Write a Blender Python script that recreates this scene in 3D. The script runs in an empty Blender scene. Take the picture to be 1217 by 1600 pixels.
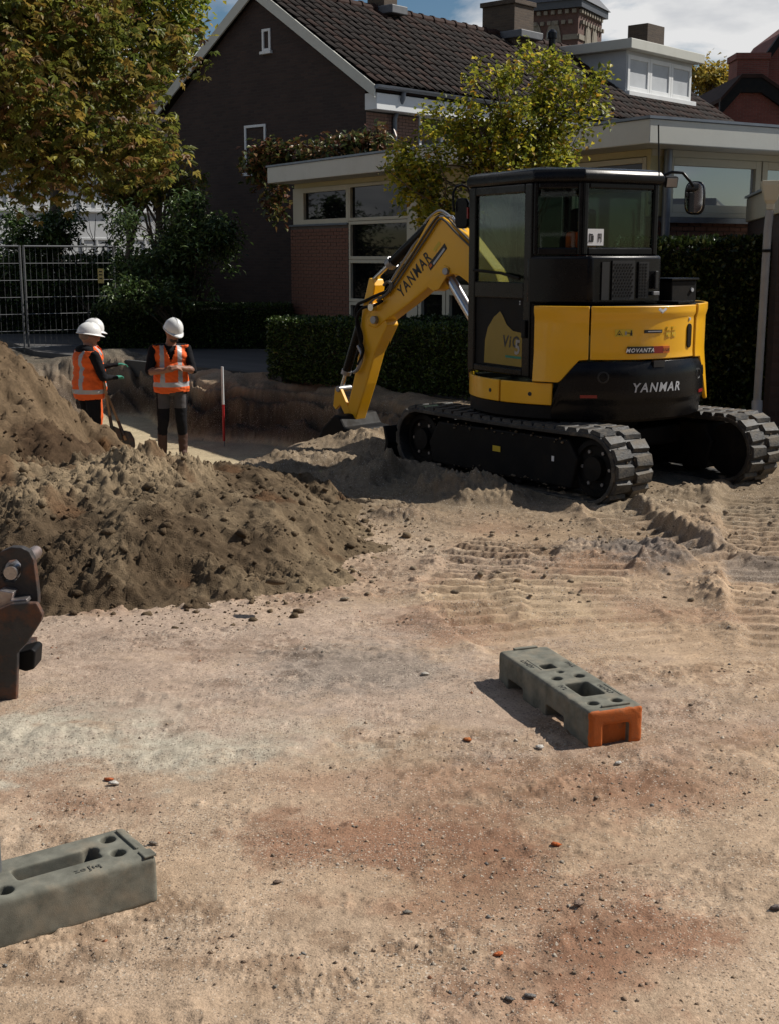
import bpy, math, random
import numpy as np
from mathutils import Vector, Matrix, Euler

R = math.radians
rng = np.random.default_rng(11)
random.seed(5)
sc = bpy.context.scene
col = sc.collection

# ------------------------------------------------------------------ camera, sky, sun, exposure
FPX, PITCH, CAMH = 2000.0, math.atan(0.2), 1.8
cam = bpy.data.cameras.new('camera'); camo = bpy.data.objects.new('camera', cam); col.objects.link(camo)
cam.sensor_fit = 'VERTICAL'; cam.sensor_height = 36.0; cam.lens = 36.0 * FPX / 1600.0
cam.clip_start = 0.05; cam.clip_end = 3000
camo.location = (0, 0, CAMH); camo.rotation_euler = (math.pi / 2 - PITCH, 0, 0)
sc.camera = camo

SUN_AZ, SUN_EL = math.atan2(0.955, 0.30), R(45)          # azimuth clockwise from +Y
SUN = Vector((math.sin(SUN_AZ) * math.cos(SUN_EL), math.cos(SUN_AZ) * math.cos(SUN_EL), math.sin(SUN_EL)))
w = bpy.data.worlds.new('World'); sc.world = w; w.use_nodes = True
nt = w.node_tree; nt.nodes.clear(); N = nt.nodes.new; L = nt.links.new
out = N('ShaderNodeOutputWorld'); bg = N('ShaderNodeBackground'); sky = N('ShaderNodeTexSky')
sky.sky_type = 'NISHITA'; sky.sun_disc = False; sky.sun_elevation = SUN_EL; sky.sun_rotation = SUN_AZ
sky.air_density = 1.0; sky.dust_density = 0.15; sky.ozone_density = 1.2
tc = N('ShaderNodeTexCoord'); sep = N('ShaderNodeSeparateXYZ'); L(tc.outputs['Generated'], sep.inputs[0])
ad = N('ShaderNodeMath'); ad.operation = 'ADD'; ad.inputs[1].default_value = 0.18; L(sep.outputs[2], ad.inputs[0])
mx = N('ShaderNodeMath'); mx.operation = 'MAXIMUM'; mx.inputs[1].default_value = 0.05; L(ad.outputs[0], mx.inputs[0])
dx = N('ShaderNodeMath'); dx.operation = 'DIVIDE'; L(sep.outputs[0], dx.inputs[0]); L(mx.outputs[0], dx.inputs[1])
dy = N('ShaderNodeMath'); dy.operation = 'DIVIDE'; L(sep.outputs[1], dy.inputs[0]); L(mx.outputs[0], dy.inputs[1])
cb = N('ShaderNodeCombineXYZ'); L(dx.outputs[0], cb.inputs[0]); L(dy.outputs[0], cb.inputs[1])
no = N('ShaderNodeTexNoise'); no.inputs['Scale'].default_value = 1.15; no.inputs['Detail'].default_value = 8
no.inputs['Roughness'].default_value = 0.56; no.inputs['Distortion'].default_value = 0.25; mpo = N('ShaderNodeMapping'); mpo.inputs['Location'].default_value = (6.8, 3.6, 2.4); L(cb.outputs[0], mpo.inputs[0]); L(mpo.outputs[0], no.inputs['Vector'])
rp = N('ShaderNodeValToRGB'); rp.color_ramp.elements[0].position = 0.485; rp.color_ramp.elements[1].position = 0.575
L(no.outputs[0], rp.inputs[0])
mixc = N('ShaderNodeMixRGB'); mixc.inputs[2].default_value = (9.4, 9.6, 9.9, 1)     # sunlit cloud
sat = N('ShaderNodeHueSaturation'); sat.inputs['Saturation'].default_value = 1.25; L(sky.outputs[0], sat.inputs['Color'])
n2 = N('ShaderNodeTexNoise'); n2.inputs['Scale'].default_value = 3.1; n2.inputs['Detail'].default_value = 6; L(mpo.outputs[0], n2.inputs['Vector'])
r2 = N('ShaderNodeValToRGB'); r2.color_ramp.elements[0].position = .38; r2.color_ramp.elements[0].color = (7.2, 7.7, 8.6, 1); r2.color_ramp.elements[1].position = .62; r2.color_ramp.elements[1].color = (14.0, 14.0, 14.0, 1); L(n2.outputs[0], r2.inputs[0]); L(r2.outputs[0], mixc.inputs[2])
L(rp.outputs[0], mixc.inputs[0]); L(sat.outputs[0], mixc.inputs[1])
L(mixc.outputs[0], bg.inputs[0]); bg.inputs[1].default_value = 0.05; L(bg.outputs[0], out.inputs[0])

sun = bpy.data.lights.new('sun', 'SUN'); suno = bpy.data.objects.new('sun', sun); col.objects.link(suno)
sun.energy = 5.0; sun.angle = R(0.53); sun.color = (1.0, 0.945, 0.86)
suno.location = (20, 5, 25); suno.rotation_euler = SUN.to_track_quat('Z', 'Y').to_euler()

sc.view_settings.view_transform = 'Standard'; sc.view_settings.look = 'None'
sc.view_settings.gamma = 1.0; sc.view_settings.use_curve_mapping = False
sc.view_settings.exposure = 0.14
sc.render.engine = 'CYCLES'
sc.cycles.max_bounces = 6; sc.cycles.transparent_max_bounces = 12; sc.cycles.diffuse_bounces = 3
sc.cycles.use_denoising = True

# ------------------------------------------------------------------ pixel -> direction helpers (photo is 1217 x 1600)
CP, SP = math.cos(PITCH), math.sin(PITCH)
def ray(u, v):
    x, y = (u - 608.5) / FPX, (800 - v) / FPX
    return Vector((x, CP + y * SP, -SP + y * CP))
def gp(u, v, z=0.0):
    d = ray(u, v); t = (z - CAMH) / d.z
    return Vector((0, 0, CAMH)) + d * t
def atY(u, v, Y):
    d = ray(u, v); return Vector((0, 0, CAMH)) + d * (Y / d.y)
def hit(u, v, p, n):
    d = ray(u, v); o = Vector((0, 0, CAMH)); t = (Vector(p) - o).dot(n) / d.dot(n)
    return o + d * t

# ------------------------------------------------------------------ noise (numpy)
_tab = np.random.default_rng(3).random(65536)
def _h(ix, iy, s):
    return _tab[((ix * 73856093) ^ (iy * 19349663) ^ (s * 83492791)) & 0xffff]
def vnoise(x, y, s=0):
    ix = np.floor(x).astype(np.int64); iy = np.floor(y).astype(np.int64)
    fx = x - ix; fy = y - iy; fx = fx * fx * (3 - 2 * fx); fy = fy * fy * (3 - 2 * fy)
    a = _h(ix, iy, s); b = _h(ix + 1, iy, s); c = _h(ix, iy + 1, s); d = _h(ix + 1, iy + 1, s)
    return (a + (b - a) * fx) + ((c + (d - c) * fx) - (a + (b - a) * fx)) * fy
def fbm(x, y, o=4, s=0, g=0.5):
    r = 0; a = 1; t = 0
    for i in range(o):
        r = r + a * (vnoise(x, y, s + i * 7) * 2 - 1); t += a; a *= g
        x, y = x * 1.73 + y * 1.06 + 3.1, y * 1.73 - x * 1.06 + 7.7
    return r / t
def worley(x, y, s=0):
    ix = np.floor(x).astype(np.int64); iy = np.floor(y).astype(np.int64); m = np.full(np.shape(x), 9.0)
    for i in (-1, 0, 1):
        for j in (-1, 0, 1):
            cx = ix + i + _h(ix + i, iy + j, s); cy = iy + j + _h(ix + i, iy + j, s + 5)
            m = np.minimum(m, (cx - x) ** 2 + (cy - y) ** 2)
    return np.sqrt(m)
def sst(a, b, x):
    t = np.clip((x - a) / (b - a), 0, 1); return t * t * (3 - 2 * t)

# ------------------------------------------------------------------ materials
def pm(name, c, rough=0.6, metal=0.0, var=0.18, scale=6.0, bump=0.15, bscale=60.0, spec=0.5, attr=None, coat=0.0,
       dirt=None, dirt_amt=0.0, dirt_scale=3.0):
    m = bpy.data.materials.new(name); m.use_nodes = True
    t = m.node_tree; b = t.nodes['Principled BSDF']; n = t.nodes.new; l = t.links.new
    b.inputs['Roughness'].default_value = rough; b.inputs['Metallic'].default_value = metal
    b.inputs['Specular IOR Level'].default_value = spec
    b.inputs['Coat Weight'].default_value = coat
    tc = n('ShaderNodeTexCoord')
    if attr:
        a = n('ShaderNodeVertexColor'); a.layer_name = attr; src = a.outputs[0]
    else:
        rg = n('ShaderNodeRGB'); rg.outputs[0].default_value = (*c, 1); src = rg.outputs[0]
    ns = n('ShaderNodeTexNoise'); ns.inputs['Scale'].default_value = scale; ns.inputs['Detail'].default_value = 6
    ns.inputs['Roughness'].default_value = 0.6
    l(tc.outputs['Object'], ns.inputs['Vector'])
    mr = n('ShaderNodeMapRange'); mr.inputs[1].default_value = 0.25; mr.inputs[2].default_value = 0.75
    mr.inputs[3].default_value = 1 - var; mr.inputs[4].default_value = 1 + var; l(ns.outputs[0], mr.inputs[0])
    hs = n('ShaderNodeHueSaturation'); l(mr.outputs[0], hs.inputs['Value']); l(src, hs.inputs['Color'])
    cout = hs.outputs[0]
    if dirt is not None:
        nd = n('ShaderNodeTexNoise'); nd.inputs['Scale'].default_value = dirt_scale; nd.inputs['Detail'].default_value = 9
        nd.inputs['Roughness'].default_value = 0.7; l(tc.outputs['Object'], nd.inputs['Vector'])
        md = n('ShaderNodeMapRange'); md.inputs[1].default_value = 0.48; md.inputs[2].default_value = 0.68
        md.inputs[3].default_value = 0; md.inputs[4].default_value = dirt_amt; l(nd.outputs[0], md.inputs[0])
        mi = n('ShaderNodeMixRGB'); l(md.outputs[0], mi.inputs[0]); l(cout, mi.inputs[1]); mi.inputs[2].default_value = (*dirt, 1)
        cout = mi.outputs[0]
        mrr = n('ShaderNodeMapRange'); mrr.inputs[3].default_value = rough; mrr.inputs[4].default_value = min(1, rough + 0.35)
        l(md.outputs[0], mrr.inputs[0]); l(mrr.outputs[0], b.inputs['Roughness'])
    l(cout, b.inputs['Base Color'])
    if bump:
        nb = n('ShaderNodeTexNoise'); nb.inputs['Scale'].default_value = bscale; nb.inputs['Detail'].default_value = 5
        l(tc.outputs['Object'], nb.inputs['Vector'])
        bp = n('ShaderNodeBump'); bp.inputs['Strength'].default_value = bump; bp.inputs['Distance'].default_value = 0.01
        l(nb.outputs[0], bp.inputs['Height']); l(bp.outputs[0], b.inputs['Normal'])
    return m

def brick_mat(name, c1, c2, mortar, bw=0.21, bh=0.063, rough=0.85):
    m = pm(name, c1, rough, bump=0)
    t = m.node_tree; b = t.nodes['Principled BSDF']; n = t.nodes.new; l = t.links.new
    tc = n('ShaderNodeTexCoord'); s = n('ShaderNodeSeparateXYZ'); l(tc.outputs['Object'], s.inputs[0])
    a = n('ShaderNodeMath'); l(s.outputs[0], a.inputs[0]); l(s.outputs[1], a.inputs[1])
    cbn = n('ShaderNodeCombineXYZ'); l(a.outputs[0], cbn.inputs[0]); l(s.outputs[2], cbn.inputs[1])
    k = n('ShaderNodeTexBrick'); l(cbn.outputs[0], k.inputs['Vector'])
    k.inputs['Scale'].default_value = 1.0; k.inputs['Brick Width'].default_value = bw; k.inputs['Row Height'].default_value = bh
    k.inputs['Mortar Size'].default_value = 0.006; k.inputs['Color1'].default_value = (*c1, 1)
    k.inputs['Color2'].default_value = (*c2, 1); k.inputs['Mortar'].default_value = (*mortar, 1)
    ns = n('ShaderNodeTexNoise'); ns.inputs['Scale'].default_value = 1.2; ns.inputs['Detail'].default_value = 6
    l(tc.outputs['Object'], ns.inputs['Vector'])
    mr = n('ShaderNodeMapRange'); mr.inputs[3].default_value = 0.65; mr.inputs[4].default_value = 1.35; l(ns.outputs[0], mr.inputs[0])
    hs = n('ShaderNodeHueSaturation'); l(mr.outputs[0], hs.inputs['Value']); l(k.outputs[0], hs.inputs['Color'])
    l(hs.outputs[0], b.inputs['Base Color'])
    bp = n('ShaderNodeBump'); bp.inputs['Strength'].default_value = 0.6; bp.inputs['Distance'].default_value = 0.01; bp.invert = True
    l(k.outputs['Fac'], bp.inputs['Height']); l(bp.outputs[0], b.inputs['Normal'])
    return m

def leaf_mat(name, trans=0.3, rough=0.5):
    m = bpy.data.materials.new(name); m.use_nodes = True
    t = m.node_tree; b = t.nodes['Principled BSDF']; n = t.nodes.new; l = t.links.new
    a = n('ShaderNodeVertexColor'); a.layer_name = 'col'; l(a.outputs[0], b.inputs['Base Color'])
    b.inputs['Roughness'].default_value = rough; b.inputs['Specular IOR Level'].default_value = 0.35
    tr = n('ShaderNodeBsdfTranslucent'); l(a.outputs[0], tr.inputs[0])
    mi = n('ShaderNodeMixShader'); mi.inputs[0].default_value = trans
    l(b.outputs[0], mi.inputs[1]); l(tr.outputs[0], mi.inputs[2]); l(mi.outputs[0], t.nodes['Material Output'].inputs[0])
    return m

def glass_mat(name, tint=(0.7, 0.8, 0.78), refl=0.08):
    m = bpy.data.materials.new(name); m.use_nodes = True
    t = m.node_tree; t.nodes.remove(t.nodes['Principled BSDF']); n = t.nodes.new; l = t.links.new
    tr = n('ShaderNodeBsdfTransparent'); tr.inputs[0].default_value = (*tint, 1)
    gl = n('ShaderNodeBsdfGlossy'); gl.inputs['Roughness'].default_value = 0.02
    lw = n('ShaderNodeLayerWeight'); lw.inputs[0].default_value = 0.25
    mr = n('ShaderNodeMapRange'); mr.inputs[3].default_value = refl * 0.35; mr.inputs[4].default_value = refl * 2.5; l(lw.outputs['Fresnel'], mr.inputs[0])
    mi = n('ShaderNodeMixShader'); l(mr.outputs[0], mi.inputs[0]); l(tr.outputs[0], mi.inputs[1]); l(gl.outputs[0], mi.inputs[2])
    l(mi.outputs[0], t.nodes['Material Output'].inputs[0])
    return m

def ground_mat():
    m = pm('ground_sand', (0, 0, 0), 0.95, var=0.30, scale=95, bump=0.5, bscale=170, spec=0.1, attr='col')
    t = m.node_tree; b = t.nodes['Principled BSDF']; n = t.nodes.new; l = t.links.new; src = b.inputs['Base Color'].links[0].from_socket
    tc = n('ShaderNodeTexCoord')
    for sc_, r0, colr in ((75.0, .26, (.10, .075, .058)), (120.0, .30, (.115, .085, .066)), (52.0, .17, (.50, .44, .36)), (170.0, .28, (.52, .45, .36))):
        v = n('ShaderNodeTexVoronoi'); v.inputs['Scale'].default_value = sc_; l(tc.outputs['Object'], v.inputs['Vector'])
        sp = n('ShaderNodeSeparateColor'); l(v.outputs['Color'], sp.inputs[0])
        nz = n('ShaderNodeTexNoise'); nz.inputs['Scale'].default_value = 2.6; nz.inputs['Detail'].default_value = 5; l(tc.outputs['Object'], nz.inputs['Vector'])
        th = n('ShaderNodeMapRange'); th.inputs[1].default_value = .38; th.inputs[2].default_value = .68; th.inputs[3].default_value = .97; th.inputs[4].default_value = .55; l(nz.outputs[0], th.inputs[0])
        gt = n('ShaderNodeMath'); gt.operation = 'GREATER_THAN'; l(sp.outputs[0], gt.inputs[0]); l(th.outputs[0], gt.inputs[1])
        lt = n('ShaderNodeMapRange'); lt.inputs[1].default_value = r0; lt.inputs[2].default_value = r0 * 1.5; lt.inputs[3].default_value = .72; lt.inputs[4].default_value = 0; l(v.outputs['Distance'], lt.inputs[0])
        mu = n('ShaderNodeMath'); mu.operation = 'MULTIPLY'; l(gt.outputs[0], mu.inputs[0]); l(lt.outputs[0], mu.inputs[1])
        mi = n('ShaderNodeMixRGB'); l(mu.outputs[0], mi.inputs[0]); l(src, mi.inputs[1]); mi.inputs[2].default_value = (*colr, 1); src = mi.outputs[0]
    l(src, b.inputs['Base Color']); return m

M = {
 'ground': ground_mat(),
 'soil': pm('heap_soil', (0, 0, 0), 0.97, var=0.30, scale=45, bump=1.0, bscale=150, spec=0.08, attr='col'),
 'leaf': leaf_mat('leaf', .42), 'leaf_gloss': leaf_mat('leaf_glossy', 0.2, 0.35),
 'bark': pm('bark', (0.07, 0.055, 0.04), 0.9, bump=0.8, bscale=25),
 'yellow': pm('machine_yellow', (0.80, 0.405, 0.004), 0.34, var=0.05, scale=4, bump=0.0, coat=0.3, dirt=(0.42, 0.26, 0.08), dirt_amt=0.22, dirt_scale=4.0),
 'black': pm('machine_black', (0.0045, 0.0045, 0.0055), 0.26, var=0.2, bump=0.02, bscale=90, dirt=(0.014, 0.012, 0.010), dirt_amt=0.35, dirt_scale=5, spec=.22),
 'blackmat': pm('matt_black', (0.005, 0.005, 0.0055), 0.6, var=0.3, bump=0.1, dirt=(0.030, 0.023, 0.016), dirt_amt=0.5, dirt_scale=5, spec=.18),
 'rubber': pm('track_rubber', (0.020, 0.019, 0.018), 0.6, var=0.3, scale=12, bump=0.4, dirt=(0.20, 0.165, 0.12), dirt_amt=0.85, dirt_scale=5),
 'steel': pm('cylinder_rod', (0.55, 0.56, 0.58), 0.22, metal=1.0, var=0.05, bump=0),
 'greysteel': pm('grey_steel', (0.30, 0.30, 0.31), 0.45, metal=0.7, var=0.2, bump=0.1),
 'hose': pm('hydraulic_hose', (0.10, 0.088, 0.07), 0.6, var=0.3, bump=0.1),
 'glass': glass_mat('cab_glass', (0.66, 0.74, 0.70), 0.06),
 'white': pm('white_sticker', (0.72, 0.73, 0.74), 0.5, var=0.05, bump=0),
 'silver': pm('silver_letter', (0.42, 0.44, 0.47), 0.35, var=0.05, bump=0),
 'ink': pm('black_ink', (0.012, 0.012, 0.013), 0.5, var=0.05, bump=0),
 'red': pm('red_reflector', (0.24, 0.012, 0.010), 0.3, var=0.1, bump=0),
 'orange': pm('orange_label', (0.55, 0.13, 0.012), 0.45, var=0.1, bump=0),
 'warn': pm('warning_yellow', (0.62, 0.43, 0.03), 0.5, var=0.05, bump=0),
 'rust': pm('rusty_steel', (0.035, 0.032, 0.032), 0.55, metal=0.25, var=0.35, scale=9, bump=0.5, bscale=40, dirt=(0.20, 0.075, 0.03), dirt_amt=0.75, dirt_scale=7),
 'shinysteel': pm('worn_steel', (0.42, 0.40, 0.40), 0.35, metal=0.9, var=0.25, scale=14, bump=0.3, dirt=(0.22, 0.09, 0.04), dirt_amt=0.5),
 'concrete': pm('block_concrete', (0.150, 0.148, 0.122), 0.9, var=0.42, scale=14, bump=0.14, bscale=420, spec=0.15, dirt=(0.29, 0.24, 0.175), dirt_amt=0.6, dirt_scale=8),
 'blockorange': pm('block_orange_paint', (0.50, 0.115, 0.012), 0.75, var=0.3, scale=14, bump=0.2, bscale=200, dirt=(0.13, 0.085, 0.05), dirt_amt=0.85, dirt_scale=14),
 'galv': pm('galvanised', (0.17, 0.175, 0.18), 0.5, metal=0.5, var=0.15, bump=0.05),
 'brick_shade_dark': brick_mat('shade_darkened_brick', (0.046, 0.026, 0.020), (0.030, 0.017, 0.014), (0.036, 0.028, 0.024)),  # gable shade put into the colour, far darker than the sunny wall brick
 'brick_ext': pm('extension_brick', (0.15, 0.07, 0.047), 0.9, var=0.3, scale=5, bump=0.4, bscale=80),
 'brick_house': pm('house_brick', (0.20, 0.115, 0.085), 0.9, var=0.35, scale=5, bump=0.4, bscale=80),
 'brick_tower': brick_mat('tower_brick', (0.13, 0.066, 0.05), (0.10, 0.05, 0.04), (0.11, 0.085, 0.07)),
 'brick_red': brick_mat('red_brick', (0.20, 0.055, 0.04), (0.15, 0.04, 0.03), (0.15, 0.1, 0.08)),
 'brick_chim': brick_mat('chimney_brick', (0.085, 0.058, 0.038), (0.058, 0.040, 0.028), (0.08, 0.065, 0.05)),
 'mortar': pm('mortar', (0.10, 0.085, 0.075), 0.95),
 'tile': pm('roof_tile', (0.020, 0.015, 0.0135), 0.8, var=0.6, scale=2.3, bump=0.3, bscale=50, dirt=(0.060, 0.027, 0.020), dirt_amt=0.6, dirt_scale=1.6, spec=.15),
 'tile2': pm('roof_tile_worn', (0.035, 0.019, 0.015), 0.8, var=0.5, scale=2.3, bump=0.3, bscale=50, spec=.15),
 'slate': pm('slate', (0.05, 0.055, 0.065), 0.5, var=0.2),
 'cream': pm('cream_paint', (0.46, 0.44, 0.35), 0.6, var=0.07, scale=2, bump=0.05),
 'creamwall': pm('cream_wall', (0.42, 0.38, 0.22), 0.75, var=0.08, scale=2, bump=0.1),
 'fascia': pm('fascia_paint', (0.50, 0.50, 0.45), 0.55, var=0.10, scale=1.5, bump=0.05, dirt=(.28,.27,.23), dirt_amt=.35, dirt_scale=1.5),
 'whitepaint': pm('white_paint', (0.66, 0.67, 0.67), 0.55, var=0.08, scale=2, bump=0.05),
 'greypaint': pm('dormer_grey', (0.44, 0.46, 0.48), 0.6, var=0.12, scale=2, bump=0.1),
 'pane': pm('dark_pane', (0.004, 0.0045, 0.005), 0.04, var=0.0, bump=0.0, spec=0.22),
 'panesky': pm('mirror_pane', (0.42, 0.44, 0.47), 0.03, metal=0.55, var=0.0, bump=0.0, spec=1.0),
 'blind': pm('blind_pane', (0.30, 0.43, 0.47), 0.2, var=0.10, scale=1.5, bump=0.0),
 'zinc': pm('zinc', (0.16, 0.18, 0.21), 0.4, metal=0.5, var=0.2, bump=0.05),
 'plasticgrey': pm('grey_pipe', (0.24, 0.245, 0.25), 0.45, var=0.15, bump=0.02),
 'stone': pm('stone', (0.21, 0.185, 0.145), 0.85, var=0.2),
 'lead': pm('lead', (0.13, 0.135, 0.145), 0.6, metal=0.2, var=0.2),
 'mirror': pm('mirror_glass', (0.75, 0.75, 0.75), 0.03, metal=1.0, var=0, bump=0),
 'asphalt': pm('asphalt', (0.05, 0.05, 0.05), 0.9, var=0.2),
 'paving': brick_mat('paving', (0.075, 0.072, 0.07), (0.06, 0.056, 0.055), (0.035, 0.035, 0.03), 0.3, 0.3),
 'wood': pm('ash_handle', (0.27, 0.15, 0.07), 0.6, var=0.25, scale=9, bump=0.1),
 'carblue': pm('car_blue', (0.16, 0.28, 0.38), 0.25, var=0.03, bump=0, coat=0.5),
 'hedgecore': pm('hedge_twigs', (0.012, 0.016, 0.008), 0.95, var=0.4, bump=0.6, bscale=20),
 'skin': pm('skin', (0.34, 0.17, 0.11), 0.55, var=0.1, bump=0.05, spec=0.4),
 'skin2': pm('skin_tan', (0.26, 0.125, 0.08), 0.55, var=0.1, bump=0.05, spec=0.4),
 'hair': pm('hair', (0.035, 0.022, 0.015), 0.7, var=0.3, bump=0.5, bscale=200),
 'hairgrey': pm('hair_grey', (0.22, 0.16, 0.12), 0.7, var=0.3, bump=0.5, bscale=200),
 'vest': pm('hi_vis_orange', (0.78, 0.115, 0.012), 0.8, var=0.10, scale=5, bump=0.5, bscale=22),
 'trouser_o': pm('hi_vis_trouser', (0.70, 0.105, 0.012), 0.8, var=0.15, scale=7, bump=0.5, bscale=22),
 'reflect': pm('reflective_tape', (0.36, 0.36, 0.37), 0.45, var=0.1, bump=0.05),
 'blackcloth': pm('black_cloth', (0.007, 0.007, 0.009), 0.9, var=0.3, bump=0.5, bscale=25, spec=.2),
 'greycloth': pm('grey_cloth', (0.065, 0.06, 0.062), 0.9, var=0.25, bump=0.5, bscale=25),
 'boot': pm('brown_boot', (0.06, 0.026, 0.016), 0.75, var=0.3, bump=0.3, bscale=30),
 'helmet': pm('white_helmet', (0.78, 0.78, 0.77), 0.3, var=0.04, bump=0, coat=0.3),
 'glove': pm('green_glove', (0.03, 0.20, 0.14), 0.8, var=0.2, bump=0.3),
 'polered': pm('pole_red', (0.42, 0.012, 0.015), 0.5, var=0.08, bump=0),
 'signyellow': pm('sign_cream', (0.62, 0.50, 0.18), 0.6, var=0.08, bump=0),
}

# ------------------------------------------------------------------ mesh helpers
class MB:
    def __init__(s): s.v = []; s.f = []; s.m = []; s.cur = 0
    def add(s, vs, fs):
        o = len(s.v); s.v += [tuple(p) for p in vs]; s.f += [tuple(i + o for i in q) for q in fs]; s.m += [s.cur] * len(fs); return s
    def box(s, x0, x1, y0, y1, z0, z1, T=None):
        vs = [Vector((x, y, z)) for z in (z0, z1) for y in (y0, y1) for x in (x0, x1)]
        if T is not None: vs = [T @ q for q in vs]
        return s.add(vs, [(0, 2, 3, 1), (4, 5, 7, 6), (0, 1, 5, 4), (2, 6, 7, 3), (0, 4, 6, 2), (1, 3, 7, 5)])
    def pbox(s, P, a0, a1, b0, b1, d0, d1):
        vs = [Vector(P(a, b, d)) for b in (b0, b1) for d in (d0, d1) for a in (a0, a1)]
        return s.add(vs, [(0, 2, 3, 1), (4, 5, 7, 6), (0, 1, 5, 4), (2, 6, 7, 3), (0, 4, 6, 2), (1, 3, 7, 5)])
    def extrude(s, poly, vec):
        n = len(poly); vec = Vector(vec); a = [Vector(p) for p in poly]; b = [p + vec for p in a]
        return s.add(a + b, [tuple(range(n))[::-1], tuple(range(n, 2 * n))] + [(i, (i + 1) % n, n + (i + 1) % n, n + i) for i in range(n)])
    def tube(s, pts, r, n=8, cap=True):
        pts = [Vector(p) for p in pts]; k = len(pts); rs = r if hasattr(r, '__len__') else [r] * k
        vs = []; up = None
        for i, p in enumerate(pts):
            d = (pts[min(i + 1, k - 1)] - pts[max(i - 1, 0)])
            d = d.normalized() if d.length > 1e-9 else Vector((0, 0, 1))
            if up is None:
                up = Vector((0, 0, 1)) if abs(d.z) < 0.9 else Vector((1, 0, 0))
            a = d.cross(up).normalized(); up = a.cross(d).normalized()
            for j in range(n):
                t = 2 * math.pi * j / n; vs.append(p + (a * math.cos(t) + up * math.sin(t)) * rs[i])
        fs = [(i * n + j, i * n + (j + 1) % n, (i + 1) * n + (j + 1) % n, (i + 1) * n + j) for i in range(k - 1) for j in range(n)]
        if cap: fs += [tuple(range(n))[::-1], tuple(range((k - 1) * n, k * n))]
        return s.add(vs, fs)
    def lathe(s, prof, n=24, c=(0, 0, 0), T=None):
        vs = []
        for r, z in prof:
            for j in range(n):
                t = 2 * math.pi * j / n; q = Vector((r * math.cos(t) + c[0], r * math.sin(t) + c[1], z + c[2])); vs.append(T @ q if T is not None else q)
        k = len(prof)
        fs = [(i * n + j, i * n + (j + 1) % n, (i + 1) * n + (j + 1) % n, (i + 1) * n + j) for i in range(k - 1) for j in range(n)]
        if prof[0][0] > 1e-6: fs.append(tuple(range(n))[::-1])
        if prof[-1][0] > 1e-6: fs.append(tuple(range((k - 1) * n, k * n)))
        return s.add(vs, fs)
    def mesh(s, name, mats):
        me = bpy.data.meshes.new(name); me.from_pydata(s.v, [], s.f)
        for m in (mats if isinstance(mats, (list, tuple)) else [mats]): me.materials.append(m)
        if any(s.m): me.polygons.foreach_set('material_index', s.m)
        me.update(); return me

def link(name, me, parent=None, smooth=False, bevel=0.0, seg=2, ang=40):
    o = bpy.data.objects.new(name, me); col.objects.link(o)
    if parent is not None: o.parent = parent
    if smooth:
        me.polygons.foreach_set('use_smooth', [True] * len(me.polygons))
        if smooth != 'all': me.set_sharp_from_angle(angle=R(ang))
    if bevel:
        b = o.modifiers.new('bevel', 'BEVEL'); b.width = bevel; b.segments = seg; b.limit_method = 'ANGLE'; b.angle_limit = R(35)
        b.harden_normals = False
    return o
def obj(name, mb, mat, parent=None, smooth=False, bevel=0.0, **k):
    return link(name, mb.mesh(name, mat), parent, smooth, bevel, **k)
def tag(o, label=None, cat=None, group=None, kind=None):
    if label: o['label'] = label
    if cat: o['category'] = cat
    if group: o['group'] = group
    if kind: o['kind'] = kind
    return o
def thing(name, label, cat, loc=(0, 0, 0), rz=0.0, group=None):
    o = bpy.data.objects.new(name, None); col.objects.link(o); o.empty_display_size = 0.2
    o.location = loc; o.rotation_euler = (0, 0, rz); return tag(o, label, cat, group)
def np_mesh(name, V, F, mat, colors=None, smooth=False):
    me = bpy.data.meshes.new(name); V = np.asarray(V, np.float32); F = np.asarray(F, np.int32); k = F.shape[1]
    me.vertices.add(len(V)); me.vertices.foreach_set('co', V.ravel())
    me.loops.add(F.size); me.loops.foreach_set('vertex_index', F.ravel())
    me.polygons.add(len(F)); me.polygons.foreach_set('loop_start', np.arange(0, F.size, k, dtype=np.int32))
    me.polygons.foreach_set('loop_total', np.full(len(F), k, np.int32))
    if smooth: me.polygons.foreach_set('use_smooth', np.ones(len(F), bool))
    me.update(calc_edges=True)
    if colors is not None:
        a = me.color_attributes.new('col', 'FLOAT_COLOR', 'POINT')
        c = np.ones((len(V), 4), np.float32); c[:, :3] = colors; a.data.foreach_set('color', c.ravel())
    me.materials.append(mat); return me
def grid_faces(nr, nc):
    i = np.arange(nr - 1)[:, None] * nc + np.arange(nc - 1)[None, :]
    return np.stack([i, i + 1, i + nc + 1, i + nc], -1).reshape(-1, 4)
def text_mb(s, size=1.0, shear=0.0, bold=0.0, depth=0.0, align='LEFT'):
    c = bpy.data.curves.new('t', 'FONT'); c.body = s; c.size = size; c.shear = shear; c.offset = bold; c.extrude = depth
    c.resolution_u = 2; c.align_x = align; c.space_character = 1.22
    o = bpy.data.objects.new('t', c); me = bpy.data.meshes.new_from_object(o)
    vs = [tuple(q.co) for q in me.vertices]; fs = [tuple(p.vertices) for p in me.polygons]
    bpy.data.objects.remove(o); bpy.data.curves.remove(c); bpy.data.meshes.remove(me)
    x0 = min(q[0] for q in vs); x1 = max(q[0] for q in vs)
    return vs, fs, x0, x1
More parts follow.
